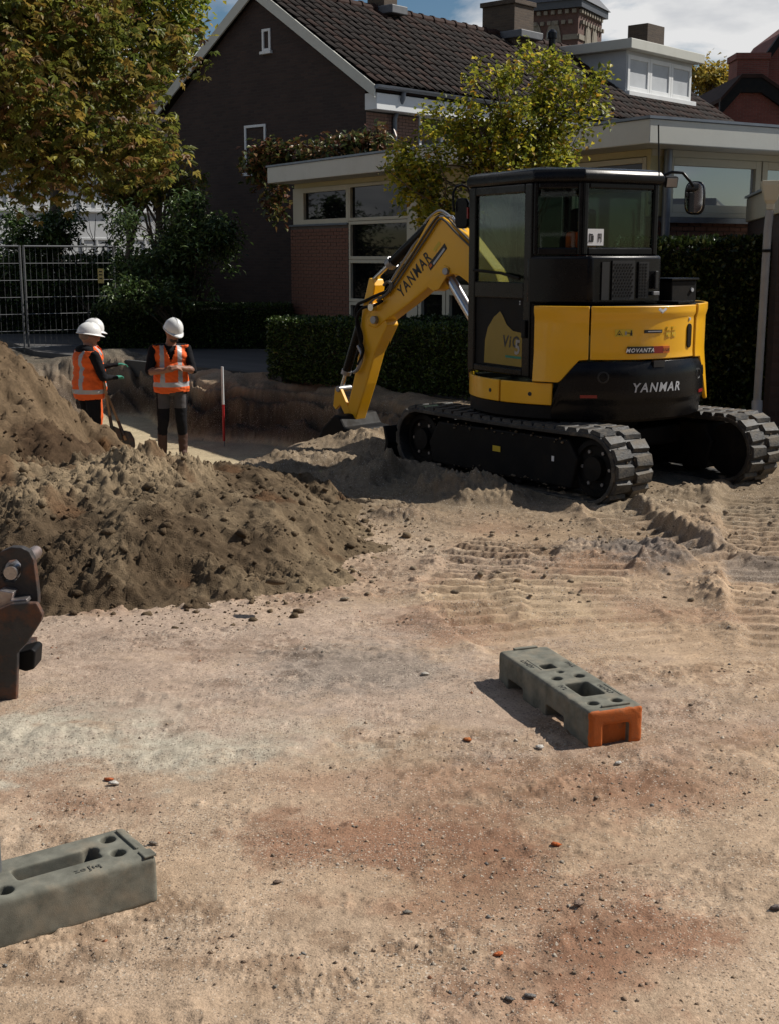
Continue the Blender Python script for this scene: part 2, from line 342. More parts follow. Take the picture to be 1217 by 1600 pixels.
# ------------------------------------------------------------------ ground with trench, ruts and mounds
PIT = np.array([(-4.9, 20.6), (-3.9, 20.4), (-2.95, 18.1), (-1.6, 17.6), (-0.35, 15.6), (0.35, 13.9), (0.3, 12.9), (-0.9, 12.5),
                (-1.7, 14.3), (-2.6, 15.4), (-4.4, 15.6), (-5.3, 17.5)])
def poly_sd(x, y, P):
    d = np.full(np.shape(x), 1e9); ins = np.zeros(np.shape(x), bool); n = len(P)
    for i in range(n):
        a, b = P[i], P[(i + 1) % n]; e = b - a
        wx, wy = x - a[0], y - a[1]; t = np.clip((wx * e[0] + wy * e[1]) / (e @ e), 0, 1)
        d = np.minimum(d, np.hypot(wx - t * e[0], wy - t * e[1]))
        c = ((a[1] <= y) & (b[1] > y)) | ((b[1] <= y) & (a[1] > y))
        with np.errstate(divide='ignore', invalid='ignore'):
            ins ^= c & (x < (b[0] - a[0]) * (y - a[1]) / (b[1] - a[1] + 1e-12) + a[0])
    return np.where(ins, -d, d)
def path_sd(x, y, P):
    best = np.full(np.shape(x), 1e9); s = np.zeros(np.shape(x)); side = np.zeros(np.shape(x)); acc = 0
    for a, b in zip(P[:-1], P[1:]):
        e = b - a; ln = math.hypot(*e); wx, wy = x - a[0], y - a[1]; t = np.clip((wx * e[0] + wy * e[1]) / ln ** 2, 0, 1)
        dx_, dy_ = wx - t * e[0], wy - t * e[1]; d = np.hypot(dx_, dy_); m = d < best
        best = np.where(m, d, best); s = np.where(m, acc + t * ln, s); side = np.where(m, np.sign(e[0] * wy - e[1] * wx) * d, side); acc += ln
    return best, s, side
def smooth_path(px, k=6):
    P = np.array([gp(*q)[:2] for q in px]); out_ = []
    for i in range(len(P) - 1):
        p0, p1, p2, p3 = P[max(i - 1, 0)], P[i], P[i + 1], P[min(i + 2, len(P) - 1)]
        for t in np.linspace(0, 1, k, endpoint=False):
            out_.append(0.5 * (2 * p1 + (p2 - p0) * t + (2 * p0 - 5 * p1 + 4 * p2 - p3) * t ** 2 + (3 * p1 - p0 - 3 * p2 + p3) * t ** 3))
    return np.array(out_ + [P[-1]])
# (pixels, width, bar spacing, bar height, berm, depth)
RUTS = [([(830, 838), (780, 875), (757, 915), (790, 965), (870, 1020), (960, 1060)], 0.60, 0.140, 0.044, 0.03, 0.014),
        ([(1195, 735), (1178, 790), (1190, 850), (1215, 940), (1260, 1040)], 0.46, 0.15, 0.036, 0.035, 0.03),
        ([(935, 785), (1000, 828), (1080, 866), (1200, 900)], 0.36, 0.17, 0.045, 0.045, 0.05),
        ([(700, 745), (560, 780), (420, 800)], 0.44, 0.15, 0.04, 0.03, 0.02),
        ([(925, 860), (900, 905), (915, 955), (985, 1010), (1080, 1050)], 0.56, 0.140, 0.026, 0.015, 0.0)]
RUTP = [(smooth_path(r[0]),) + tuple(r[1:]) for r in RUTS]
# mounds: (u, v, radius x m, radius y m, height)
BUMPS = [(1000, 882, .42, .26, .07), (1160, 930, .26, .30, .05), (640, 805, .25, .18, .05), (1085, 830, .22, .40, .06), (1010, 800, .5, .2, .05),
         (900, 872, .3, .22, .05), (430, 740, .35, .40, .08), (500, 728, .40, .30, .06), (565, 752, .35, .35, .08), (470, 762, .35, .25, .05),
         (625, 745, .45, .35, .08), (700, 770, .65, .25, .10), (600, 712, .28, .25, .08), (760, 780, .4, .22, .06),
         (570, 702, .40, .25, .09), (1100, 775, .4, .2, .05)]
BUMPP = [(gp(u, v), rx, ry, h) for u, v, rx, ry, h in BUMPS]

def ground_z(x, y):
    near = sst(40, 12, y)
    z = 0.05 * fbm(x * .35, y * .35, 3, 1) + near * (0.018 * fbm(x * 1.7, y * 1.7, 4, 2))
    rough = sst(-.15, .35, fbm(x * .8 + 5, y * .8, 3, 4))
    far_rough = sst(6.2, 8.0, y)
    z = z + near * (0.35 + 0.65 * np.maximum(rough, far_rough)) * (0.009 * fbm(x * 8, y * 8, 4, 9) + 0.006 * np.abs(fbm(x * 26, y * 26, 3, 12)))
    xw, yw = x + .03 * fbm(x * 14, y * 14, 2, 23), y + .03 * fbm(x * 14 + 3, y * 14, 2, 24)
    clod = np.maximum(0, .36 - worley(xw * 15, yw * 15, 21)) * sst(.1, .5, fbm(x * 1.3, y * 1.3, 4, 33) + .2 * far_rough) * sst(.0, .35, fbm(x * 6, y * 6, 2, 35))
    z = z + near * .045 * clod
    # gritty crust: small sharp crumbs in drifts
    gm = sst(.02, .36, fbm(x * 2.1 + 11, y * 2.6, 4, 36, .6)) * sst(-.3, .2, fbm(x * 11, y * 11, 2, 37))
    z = z + near * (0.0018 * fbm(x * 48, y * 48, 2, 38) + gm * (.026 * np.maximum(0, .40 - worley(x * 26, y * 26, 39)) + .018 * np.maximum(0, .36 - worley(x * 44 + 3, y * 44, 40))))
    # scuffed streaks from machines dragging over the crust
    st = fbm(x * 1.1 + y * .35, y * 5.5 - x * 1.2, 4, 41)
    z = z + near * .022 * sst(.14, .27, st) * (.6 + fbm(x * 18, y * 18, 3, 43)) * sst(9.5, 6.5, y)
    for p, rx, ry, h in BUMPP:
        h = h * 1.0
        d2 = ((x - p.x) / rx) ** 2 + ((y - p.y) / ry) ** 2; i = np.flatnonzero(d2 < 4.5)
        if not len(i): continue
        xi, yi = x[i], y[i]; b = np.exp(-d2[i] * 1.2)
        bb = sst(.02, .75, b + .30 * fbm(xi * 3.5, yi * 3.5, 4, 18)); z[i] += h * bb * (1 + .5 * fbm(xi * 7, yi * 7, 4, 17)) + bb * (.030 * np.maximum(0, .5 - worley(xi * 8, yi * 8, 8)) + .034 * np.maximum(0, .5 - worley(xi * 17, yi * 17, 81)) + .02 * np.maximum(0, .5 - worley(xi * 34, yi * 34, 82)) + .010 * fbm(xi * 40, yi * 40, 2, 19))
    for P, wd, sp, amp, berm, dep in RUTP:
        i = np.flatnonzero((x > P[:, 0].min() - .7) & (x < P[:, 0].max() + .7) & (y > P[:, 1].min() - .7) & (y < P[:, 1].max() + .7))
        if not len(i): continue
        xi, yi = x[i], y[i]; zi = z[i]
        d, s, side = path_sd(xi, yi, P); tot = np.hypot(*np.diff(P, axis=0).T).sum(); end = sst(0, .5, s) * sst(0, .5, tot - s)
        wob = .12 * fbm(xi * 2.3, yi * 2.3, 3, 61)
        ins = sst(wd / 2 + .05, wd / 2 - .02, d + wob * .4) * end
        fade = .45 + .55 * sst(-.4, .1, fbm(xi * 1.9, yi * 1.9, 3, 70))
        ph = np.mod((s + .05 * side + .012 * fbm(xi * 6, yi * 6, 2, 71)) / sp, 1.0); bar = sst(0, .3, ph) * sst(.68, .60, ph)
        gapc = 1 - .25 * np.exp(-(side / .03) ** 2)
        zi = zi * (1 - .85 * ins) - dep * ins + ins * fade * amp * bar * gapc * (1 + .3 * fbm(xi * 17, yi * 17, 3, 77))
        z[i] = zi + berm * np.exp(-((d - wd / 2 - .07) / .07) ** 2) * end * np.clip(.75 + .7 * fbm(xi * 3, yi * 3, 3, 80), 0, 1.3) * (1 + .8 * fbm(xi * 14, yi * 14, 3, 82))
    # footprints and wheel scuffs in the crust
    for k_ in range(2):
        u_, v_, a_ = ((510, 1550, .3), (560, 1105, -.5))[k_]
        p = gp(u_, v_); dx_, dy_ = x - p.x, y - p.y; i = np.flatnonzero(dx_ ** 2 + dy_ ** 2 < .16)
        if not len(i): continue
        lx = dx_[i] * math.cos(a_) + dy_[i] * math.sin(a_); ly = -dx_[i] * math.sin(a_) + dy_[i] * math.cos(a_)
        sole = sst(1.1, .85, np.sqrt((lx / .14) ** 2 + (ly / .05) ** 2)); z[i] += -.004 * sole + .004 * sole * (np.mod(lx / .028, 1) > .5) + .002 * np.exp(-((np.sqrt((lx / .14) ** 2 + (ly / .05) ** 2) - 1.2) / .15) ** 2)
    z = z * (.62 + .38 * sst(5.5, 7.5, y))
    # trench
    i = np.flatnonzero((x > -8) & (x < 3) & (y > 10) & (y < 23))
    if not len(i): return z
    x0_, y0_, z0_ = x, y, z; x, y, z = x[i], y[i], z[i]
    sd = poly_sd(x, y, PIT) + .16 * fbm(x * 1.6, y * 1.6, 4, 90) + .045 * fbm(x * 5, y * 5, 3, 91)
    ramp = sst(16.2, 14.2, y) * sst(-.9, -1.9, x)
    wdt = .70 + .22 * fbm(x * 2.1, y * 2.1, 2, 89) + 3.0 * ramp + .9 * sst(-3.6, -4.6, x) * sst(16.5, 18, y)
    t = np.clip(sd / wdt, 0, 1); led = 3.1 * t + 1.3 * fbm(x * 1.1, y * 1.1, 3, 93); t = np.clip(t + (1 - ramp) * .13 * np.sin(2 * math.pi * led) * np.sin(math.pi * t), 0, 1); wall = np.where(ramp > .3, t, t ** .7)
    dep = .76 * (1 - sst(0, 1, wall))
    z = z * (1 - .6 * (dep > .7)) - dep
    face = dep * (0.76 - dep) * 6.9
    z = z + face * (.16 * fbm(x * 2.5, y * 2.5, 3, 95) + .10 * np.maximum(0, .5 - worley(x * 5, y * 5, 96)) + .07 * np.maximum(0, .5 - worley(x * 11, y * 11, 97)))
    # spoil lip along the far and left banks
    lip = np.exp(-((sd - wdt - .25) / .3) ** 2) * (1 - ramp)
    z = z + lip * (.08 + .12 * fbm(x * 1.5, y * 1.5, 3, 99)) * sst(10, 13, y)
    z = z + .30 * np.exp(-((x + 4.9) / .7) ** 2 - ((y - 21.4) / .8) ** 2) * (1 + .5 * fbm(x * 4, y * 4, 3, 55))
    z0_[i] = z; z = z0_
    return z

SANDC = np.array((.345, .243, .158)); DRY = np.array((.395, .297, .212)); REDC = np.array((.235, .128, .080)); GREYC = np.array((.40, .36, .285))
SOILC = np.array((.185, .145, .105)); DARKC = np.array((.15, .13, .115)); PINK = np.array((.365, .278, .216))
# patches: (u, v, rx m, ry m, colour, strength)
PATCH = [(650, 1080, 1.5, .75, PINK, .75), (150, 1000, 1.3, .6, PINK, .8), (1100, 1120, .8, .5, PINK, .4), (100, 1150, .95, .42, GREYC, .95), (300, 1165, .5, .2, GREYC, .6), (330, 1080, .9, .55, PINK, .75), (200, 1010, .9, .45, PINK, .8), (540, 1040, .55, .45, np.array((.25, .21, .175)), .75),
         (450, 960, .8, .4, PINK, .6), (600, 1330, .45, .28, REDC, .85), (820, 1400, .45, .35, REDC, .6), (930, 1500, .35, .25, REDC, .9), (930, 1240, .5, .22, REDC, .55),
         (760, 1560, .25, .15, REDC, .7), (130, 1260, .35, .18, REDC, .5), (1100, 1230, .3, .25, REDC, .35), (700, 970, .45, .35, REDC, .55), (850, 975, .2, .1, REDC, .6),
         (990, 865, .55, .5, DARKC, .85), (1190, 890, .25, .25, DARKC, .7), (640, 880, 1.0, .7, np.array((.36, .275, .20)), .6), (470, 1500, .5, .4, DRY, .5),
         (520, 735, 1.0, .9, np.array((.20, .155, .105)), .8), (690, 765, .9, .5, np.array((.19, .15, .10)), .75), (420, 790, .5, .5, np.array((.24, .19, .13)), .6), (1060, 800, .8, .6, np.array((.26, .205, .14)), .6),
         (1050, 1040, .7, .5, np.array((.43, .315, .215)), .7), (840, 940, .6, .5, np.array((.42, .315, .205)), .7), (1165, 920, .22, .22, np.array((.47, .34, .225)), .9)]
PATCHP = [(gp(u, v), rx, ry, c, s) for u, v, rx, ry, c, s in PATCH]
def ground_col(x, y, z):
    zc_ = z * 1.0; n1 = fbm(x * .9, y * .9, 4, 101)[:, None]; n2 = fbm(x * 5 + zc_ * 6, y * 5 + zc_ * 5, 4, 103)[:, None]; n3 = fbm(x * 30, y * 30, 3, 105)[:, None] * sst(.3, .1, -zc_)[:, None]
    c = SANDC + (DRY - SANDC) * np.clip(.5 + n1, 0, 1)
    c = c + (REDC - c) * (.45 * sst(.08, .42, fbm(x * 1.4 + 9, y * 1.9, 5, 107)))[:, None]
    # churned soil round the machine and trench
    m = sst(7.6, 9.2, y + .8 * fbm(x * .9, y * .9, 3, 110)) * sst(-3.5, -.5, x + (y - 9) * .0)
    soil2 = np.array((.185, .143, .095)); c = c + (soil2 - c) * (.85 * m)[:, None]
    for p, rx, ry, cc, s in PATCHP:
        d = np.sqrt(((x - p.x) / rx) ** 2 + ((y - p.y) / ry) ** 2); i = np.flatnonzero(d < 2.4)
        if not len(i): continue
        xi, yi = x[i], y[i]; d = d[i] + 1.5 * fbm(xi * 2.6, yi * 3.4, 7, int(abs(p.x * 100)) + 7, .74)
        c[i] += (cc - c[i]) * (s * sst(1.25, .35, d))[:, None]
    far = sst(19.5, 22.0, y); c = c + (np.array((.10, .085, .065)) - c) * far[:, None]
    # trench faces show the layers of the ground
    i = np.flatnonzero((x > -8) & (x < 3) & (y > 10) & (y < 23)); xa, ya = x, y; x, y = x[i], y[i]
    sd = poly_sd(x, y, PIT); pit = sst(1.4, .1, sd)
    depth = np.clip(-z[i] / .76, 0, 1.1)
    zz_ = z[i]; lay = np.array((.13, .095, .065)) * (1 + .5 * fbm(x * 3 + y * 2, zz_ * 7, 4, 118))[:, None]; lay = lay + (np.array((.42, .345, .225)) - lay) * sst(.86, .97, depth)[:, None]
    lay = lay + (np.array((.06, .045, .034)) - lay) * (sst(.35, .5, depth + .25 * fbm(x * 2 + y, zz_ * 6, 3, 115)) * sst(.86, .7, depth))[:, None]
    c[i] += (lay - c[i]) * (pit * sst(.05, .2, depth))[:, None]; x, y = xa, ya
    c = c * (1 + .20 * n2 + .20 * n3)
    grit = sst(-.05, .40, fbm(x * 2.1 + 11, y * 2.6, 4, 36, .6)) * sst(-.1, .35, fbm(x * 16, y * 16, 3, 125)); c = c + (c * np.array((.62, .57, .54)) - c) * (.75 * grit * sst(14, 10, y))[:, None]
    spk = vnoise(x * 85, y * 85, 120); c = np.where((spk > .93)[:, None], c * 1.25, c); c = np.where((spk < .06)[:, None], c * .55, c)
    return np.clip(c, .01, .8)

ys = np.concatenate([np.linspace(-12, 1.9, 12), np.geomspace(2.15, 5.2, 270), np.geomspace(5.21, 9.6, 360), np.geomspace(9.62, 12, 75), np.geomspace(12.02, 21, 300), np.geomspace(21.05, 30, 50), np.geomspace(31, 900, 40)])
tt = np.concatenate([-np.geomspace(1.15, 12, 26)[::-1], np.linspace(-1.1, 1.1, 800), np.geomspace(1.15, 12, 26)])
YY, TT = np.meshgrid(ys, tt, indexing='ij')
XX = TT * (0.335 * np.clip(YY, 2.0, 60) + .25) * np.where(np.abs(TT) > 1.12, 1 + np.clip((YY - 30) / 60, 0, 8), 1)
gx, gy = XX.ravel(), YY.ravel(); gz = ground_z(gx, gy)
GV = np.stack([gx, gy, gz], 1)
g_ = link('ground', np_mesh('ground', GV, grid_faces(len(ys), len(tt)), M['ground'], ground_col(gx, gy, gz), True))
tag(g_, kind='structure')
def gz1(x, y): return float(ground_z(np.array([x], float), np.array([y], float))[0])

# ------------------------------------------------------------------ soil heaps
def heap(name, label, cones, x0, x1, y0, y1, step, seed, cfun, rough=1.0):
    xs = np.arange(x0, x1, step); yv = np.arange(y0, y1, step); X, Y = np.meshgrid(xs, yv); x, y = X.ravel(), Y.ravel()
    wx = x + .34 * fbm(x * 1.2, y * 1.2, 3, seed) + .13 * fbm(x * 4.5, y * 4.5, 4, seed + 1); wy = y + .34 * fbm(x * 1.2 + 9, y * 1.2, 3, seed + 2) + .13 * fbm(x * 4.5, y * 4.5 + 4, 4, seed + 3)
    zz = np.full(x.shape, -1.0)
    for cx, cy, h, rx, ry in cones:
        d = np.sqrt(((wx - cx) / rx) ** 2 + ((wy - cy) / ry) ** 2); c = h * (1 - d) - .25 * h * np.exp(-(d / .22) ** 2) * .5
        k = .10; m = np.clip(.5 + .5 * (zz - c) / k, 0, 1); zz = c * (1 - m) + zz * m + k * m * (1 - m) * (zz > -.9)
    on = sst(-.02, .12, zz)
    # slumped ledges, runnels and crumbs
    led = np.mod(zz * 4.2 + .9 * fbm(x * 1.4, y * 1.4, 3, seed + 5), 1.0)
    zz = zz + rough * on * (.15 * fbm(x * 2.0, y * 2.0, 4, seed + 6) + .05 * (sst(0, .8, led) - led) * sst(-.1, .3, fbm(x * 1.1, y * 1.1, 2, seed + 4)))
    sl = fbm(x * 4.5, y * 4.5, 3, seed + 8)
    rm = .35 + .65 * sst(-.25, .25, fbm(x * 1.25 + 4, y * 1.25, 3, seed + 20))
    zz = zz + rm * rough * (.3 + .7 * on) * (.055 * fbm(x * 6, y * 6, 5, seed + 7, .62) + .12 * np.maximum(0, .5 - worley(wx * 6, wy * 6, seed + 9)) * sst(.0, .3, sl)
                   + .085 * np.maximum(0, .5 - worley(wx * 14, wy * 14, seed + 10)) + .075 * np.maximum(0, .5 - worley(x * 26, y * 26, seed + 11)) + .016 * fbm(x * 36, y * 36, 2, seed + 13))
    edge = np.minimum.reduce([x - x0, x1 - x, y - y0, y1 - y]); zz = zz - .3 * sst(.15, 0, edge)
    z = ground_z(x, y) + zz
    me = np_mesh(name, np.stack([x, y, z], 1), grid_faces(len(yv), len(xs)), M['soil'], cfun(x, y, zz), True)
    o = link(name, me); tag(o, label, 'soil heap'); return o, (xs, yv, z.reshape(X.shape), zz.reshape(X.shape))
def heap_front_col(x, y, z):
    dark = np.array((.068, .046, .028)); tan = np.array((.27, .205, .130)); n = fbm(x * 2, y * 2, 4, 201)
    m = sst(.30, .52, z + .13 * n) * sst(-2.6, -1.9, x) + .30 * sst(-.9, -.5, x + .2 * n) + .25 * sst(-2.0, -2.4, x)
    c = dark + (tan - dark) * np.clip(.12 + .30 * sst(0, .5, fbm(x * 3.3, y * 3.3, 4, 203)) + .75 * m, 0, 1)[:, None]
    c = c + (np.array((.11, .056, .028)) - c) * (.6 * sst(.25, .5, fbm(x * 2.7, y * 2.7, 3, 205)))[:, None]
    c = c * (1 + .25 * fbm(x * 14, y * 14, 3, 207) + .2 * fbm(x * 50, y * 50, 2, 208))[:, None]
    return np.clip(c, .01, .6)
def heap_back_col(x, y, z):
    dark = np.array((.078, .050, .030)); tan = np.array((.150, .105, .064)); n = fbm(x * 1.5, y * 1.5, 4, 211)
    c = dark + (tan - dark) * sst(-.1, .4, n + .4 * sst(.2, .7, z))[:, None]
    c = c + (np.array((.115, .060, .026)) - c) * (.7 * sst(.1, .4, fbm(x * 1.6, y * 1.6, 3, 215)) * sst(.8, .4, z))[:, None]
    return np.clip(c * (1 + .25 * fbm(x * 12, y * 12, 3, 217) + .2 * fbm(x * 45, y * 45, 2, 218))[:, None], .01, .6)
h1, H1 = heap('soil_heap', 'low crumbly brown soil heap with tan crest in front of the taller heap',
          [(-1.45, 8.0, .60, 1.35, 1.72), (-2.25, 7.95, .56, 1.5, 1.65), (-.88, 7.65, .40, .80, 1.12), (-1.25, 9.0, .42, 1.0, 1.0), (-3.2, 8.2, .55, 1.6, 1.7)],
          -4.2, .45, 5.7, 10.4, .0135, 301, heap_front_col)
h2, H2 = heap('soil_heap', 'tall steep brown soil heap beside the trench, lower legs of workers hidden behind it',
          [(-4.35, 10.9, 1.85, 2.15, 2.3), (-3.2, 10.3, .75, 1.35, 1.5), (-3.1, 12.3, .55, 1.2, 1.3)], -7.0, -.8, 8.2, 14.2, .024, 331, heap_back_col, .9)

# crumbled clods, gravel: too many to count
def lump_pool(k, n=10):
    pool = []
    phi = (1 + 5 ** .5) / 2
    iv = np.array([(-1, phi, 0), (1, phi, 0), (-1, -phi, 0), (1, -phi, 0), (0, -1, phi), (0, 1, phi), (0, -1, -phi), (0, 1, -phi), (phi, 0, -1), (phi, 0, 1), (-phi, 0, -1), (-phi, 0, 1)]) / 1.9
    fi = np.array([(0, 11, 5), (0, 5, 1), (0, 1, 7), (0, 7, 10), (0, 10, 11), (1, 5, 9), (5, 11, 4), (11, 10, 2), (10, 7, 6), (7, 1, 8), (3, 9, 4), (3, 4, 2), (3, 2, 6), (3, 6, 8), (3, 8, 9), (4, 9, 5), (2, 4, 11), (6, 2, 10), (8, 6, 7), (9, 8, 1)])
    for _ in range(n):
        s = rng.uniform(.65, 1.2, (12, 1)); pool.append(iv * s * rng.uniform(.7, 1.15, (1, 3)))
    return pool, fi
POOL, IF = lump_pool(0)
def lumps(name, pts, sizes, cols, mat, parent=None, flat=.75, smooth=False):
    V = []; F = []; C = []
    for i, (p, s, c) in enumerate(zip(pts, sizes, cols)):
        a = rng.uniform(0, 6.28); ca, sa = math.cos(a), math.sin(a); q = POOL[i % len(POOL)] * s
        q = np.stack([q[:, 0] * ca - q[:, 1] * sa, q[:, 0] * sa + q[:, 1] * ca, q[:, 2] * flat], 1) + p
        V.append(q); F.append(IF + len(q) * i); C.append(np.repeat(c[None], len(q), 0))
    return link(name, np_mesh(name, np.concatenate(V), np.concatenate(F), mat, np.concatenate(C), smooth), parent)
def heap_clods(ho, Hh, n, cfun, s0, s1, below):
    xs, yv, z, zz = Hh; idx = np.argwhere((zz > -.16) & (zz < below)); pick = idx[rng.integers(0, len(idx), n)]
    x = xs[pick[:, 1]]; y = yv[pick[:, 0]]; zq = zz[pick[:, 0], pick[:, 1]]; zp = z[pick[:, 0], pick[:, 1]] - np.minimum(zq, 0)
    keep = (zq > 0) | (rng.random(n) < np.exp(zq * 18)); x, y, zq, zp = x[keep], y[keep], zq[keep], zp[keep]; n = len(x)
    s = s0 * (s1 / s0) ** (rng.random(n) ** 6.0)
    o = lumps('clods', np.stack([x, y, zp + s * .1], 1), s, cfun(x, y, np.maximum(zq, 0)) * rng.uniform(.88, 1.15, (n, 1)), M['soil'], ho, smooth=True)
    tag(o, kind='stuff')
heap_clods(h1, H1, 9000, heap_front_col, .006, .040, 2)
heap_clods(h2, H2, 2500, heap_back_col, .010, .05, 3)

def in_view(n, y0, y1):
    y = y0 * (y1 / y0) ** rng.random(n); return rng.uniform(-1.05, 1.05, n) * (.31 * y + .15), y
def inside_pit(x, y): return poly_sd(x, y, PIT) < .5
# gravel lies thick in the red patches, thin elsewhere
x, y = in_view(48000, 2.25, 10.0)
dens = .03 + .35 * sst(.05, .45, fbm(x * 2.1 + 11, y * 2.6, 4, 36, .6))
for p, rx, ry, cc, s in PATCHP:
    if cc is REDC: dens = np.maximum(dens, 1.0 * sst(1.2, .3, np.sqrt(((x - p.x) / rx) ** 2 + ((y - p.y) / ry) ** 2)))
    if cc is GREYC: dens = dens * (1 - .8 * sst(1.1, .5, np.sqrt(((x - p.x) / rx) ** 2 + ((y - p.y) / ry) ** 2)))
k = rng.random(len(x)) < dens; x, y = x[k], y[k]; n = len(x)
s = .0014 * (.0080 / .0014) ** (rng.random(n) ** 5.0) * (1 + .05 * y)
pal = 1.2 * np.array([(.30, .26, .21), (.24, .175, .125), (.42, .36, .29), (.30, .14, .08), (.20, .19, .175), (.31, .23, .16), (.19, .145, .11)])
c = pal[rng.choice(7, n, p=[.14, .22, .12, .05, .08, .22, .17])] * rng.uniform(.7, 1.2, (n, 1))
POOL_, IF_ = POOL, IF
OC = np.array([(1, 0, 0), (0, 1, 0), (-1, 0, 0), (0, -1, 0), (0, 0, 1), (0, 0, -1)], float); OF = np.array([(0, 1, 4), (1, 2, 4), (2, 3, 4), (3, 0, 4), (1, 0, 5), (2, 1, 5), (3, 2, 5), (0, 3, 5)])
POOL = [OC * rng.uniform(.6, 1.3, (6, 1)) + rng.normal(0, .18, (6, 3)) for _ in range(24)]; IF = OF
o = lumps('gravel', np.stack([x, y, ground_z(x, y) + s * .05], 1), s, c, M['soil']); tag(o, 'small gravel and crumbs scattered over the sandy ground', 'gravel', kind='stuff')
POOL, IF = POOL_, IF_
# soil crumbs churned up around the machine and mounds
x, y = in_view(8000, 6.5, 15.0); k = (x > -.6 - .15 * (y - 6)) & (rng.random(len(x)) < .15 + .85 * sst(-.1, .35, fbm(x * 1.5, y * 1.5, 4, 411))); x, y = x[k], y[k]; n = len(x)
s = .005 * (.028 / .005) ** (rng.random(n) ** 5.0); c = np.array((.25, .195, .137)) * rng.uniform(.7, 1.25, (n, 1))
o = lumps('soil_crumbs', np.stack([x, y, ground_z(x, y) + s * .2], 1), s, c, M['soil'], smooth=True); tag(o, 'churned soil crumbs around the digger and ruts', 'soil crumbs', kind='stuff')

# single stones and brick fragments that can be picked out
STONES = [(171, 1216, .016, (.42, .12, .05), 'orange brick fragment lying beside two pale pebbles'), (178, 1224, .017, (.6, .56, .5), 'pale pebble beside the orange brick fragment'),
          (903, 1417, .017, (.24, .17, .13), 'brown stone on open sand below the reddish gravel'), (729, 1160, .016, (.45, .16, .06), 'orange shard near the shadow of the orange-ended block'),
          (842, 1170, .018, (.55, .52, .47), 'white stone at the edge of the block shadow'), (663, 1058, .016, (.5, .46, .4), 'pale stone on the trodden sand behind the block'),
          (1212, 1420, .018, (.17, .14, .13), 'dark stone at the far right of the sand'), (433, 1382, .012, (.18, .13, .10), 'small dark stone near the grey block'),
          (828, 1565, .014, (.20, .19, .18), 'grey stone among dark gravel in the foreground'), (795, 1570, .012, (.15, .14, .13), 'small dark stone among foreground gravel'),
          (868, 1322, .016, (.50, .14, .05), 'bright orange brick chip in the reddish gravel'), (240, 1320, .014, (.2, .17, .14), 'dark pebble just beyond the grey block'),
          (965, 1192, .016, (.5, .47, .42), 'flat pale stone in front of the orange block end'), (635, 1432, .012, (.22, .2, .17), 'tiny dark pebble on the sand'),
          (778, 1495, .014, (.5, .15, .06), 'orange brick chip near the foreground gravel'), (432, 915, .05, (.13, .095, .06), 'large rounded soil lump stuck on the front of the low heap'),
          (540, 940, .026, (.3, .25, .19), 'tan soil lump at the foot of the low heap')]
for u, v, s, c, lb in STONES:
    p = gp(u, v, .01 if s < .04 else .16); q = np.array([[p.x, p.y, max(gz1(p.x, p.y), 0 if s < .04 else .16) + s * .4]])
    o = lumps('stone', q * 0, np.array([s * 1.1]), np.array([c]), M['soil'], smooth=False)
    o.location = q[0]; tag(o, lb, 'stone')
    o.scale = (1.25, .9, .7)
# ------------------------------------------------------------------ houses
def inv(root): return (Matrix.Translation(root.location) @ root.rotation_euler.to_matrix().to_4x4()).inverted()
def lhit(root, u, v, lp, ln):
    """pixel -> local point on a local plane of root"""
    W = Matrix.Translation(root.location) @ root.rotation_euler.to_matrix().to_4x4()
    return W.inverted() @ hit(u, v, W @ Vector(lp), (W.to_3x3() @ Vector(ln)))
def window(root, P, a0, a1, z0, z1, fw=.06, pane='pane', frame='whitepaint', proud=.03, mull=(), sill=True, rails=()):
    if a0 > a1: a0, a1 = a1, a0
    f = MB()
    f.pbox(P, a0, a0 + fw, z0, z1, -.05, proud).pbox(P, a1 - fw, a1, z0, z1, -.05, proud)
    f.pbox(P, a0 + fw, a1 - fw, z0, z0 + fw, -.05, proud).pbox(P, a0 + fw, a1 - fw, z1 - fw, z1, -.05, proud)
    for m in mull: f.pbox(P, m - fw / 2, m + fw / 2, z0 + fw, z1 - fw, -.045, proud - .003)
    o = obj('window', f, M[frame], root, bevel=.006)
    xs = [a0 + fw] + [q for m in sorted(mull) for q in (m - fw / 2, m + fw / 2)] + [a1 - fw]
    for i in range(0, len(xs), 2):
        obj('pane', MB().pbox(P, xs[i], xs[i + 1], z0 + fw, z1 - fw, -.03, -.018), M[pane], o)
    if sill: obj('sill', MB().pbox(P, a0 - .04, a1 + .04, z0 - .06, z0 - .002, -.02, .07), M[frame], o, bevel=.005)
    return o
brick_me = {}
def bricks(parent, P, a0, a1, z0, z1, mat, depth=.012, bl=.21, bh=.052, jt=.011):
    key = mat.name
    if key not in brick_me:
        brick_me[key] = MB().box(-.5, .5, -.5, .5, -.5, .5).mesh('brick', mat)
    row = 0; z = z0
    while z + bh <= z1 + 1e-6:
        a = a0 - (bl / 2 if row % 2 else 0)
        while a < a1 - .02:
            b0, b1 = max(a, a0), min(a + bl - jt, a1)
            if b1 - b0 > .03:
                c = Vector(P((b0 + b1) / 2, z + bh / 2, random.uniform(-.002, .002))); A = Vector(P(1, 0, 0)) - Vector(P(0, 0, 0)); D = Vector(P(0, 0, 1)) - Vector(P(0, 0, 0))
                o = bpy.data.objects.new('brick', brick_me[key]); col.objects.link(o); o.parent = parent
                m = Matrix((A * (b1 - b0), D * depth * 2, Vector((0, 0, bh)))).transposed().to_4x4(); m.translation = c
                o.matrix_local = m
            a += bl
        z += bh + jt; row += 1

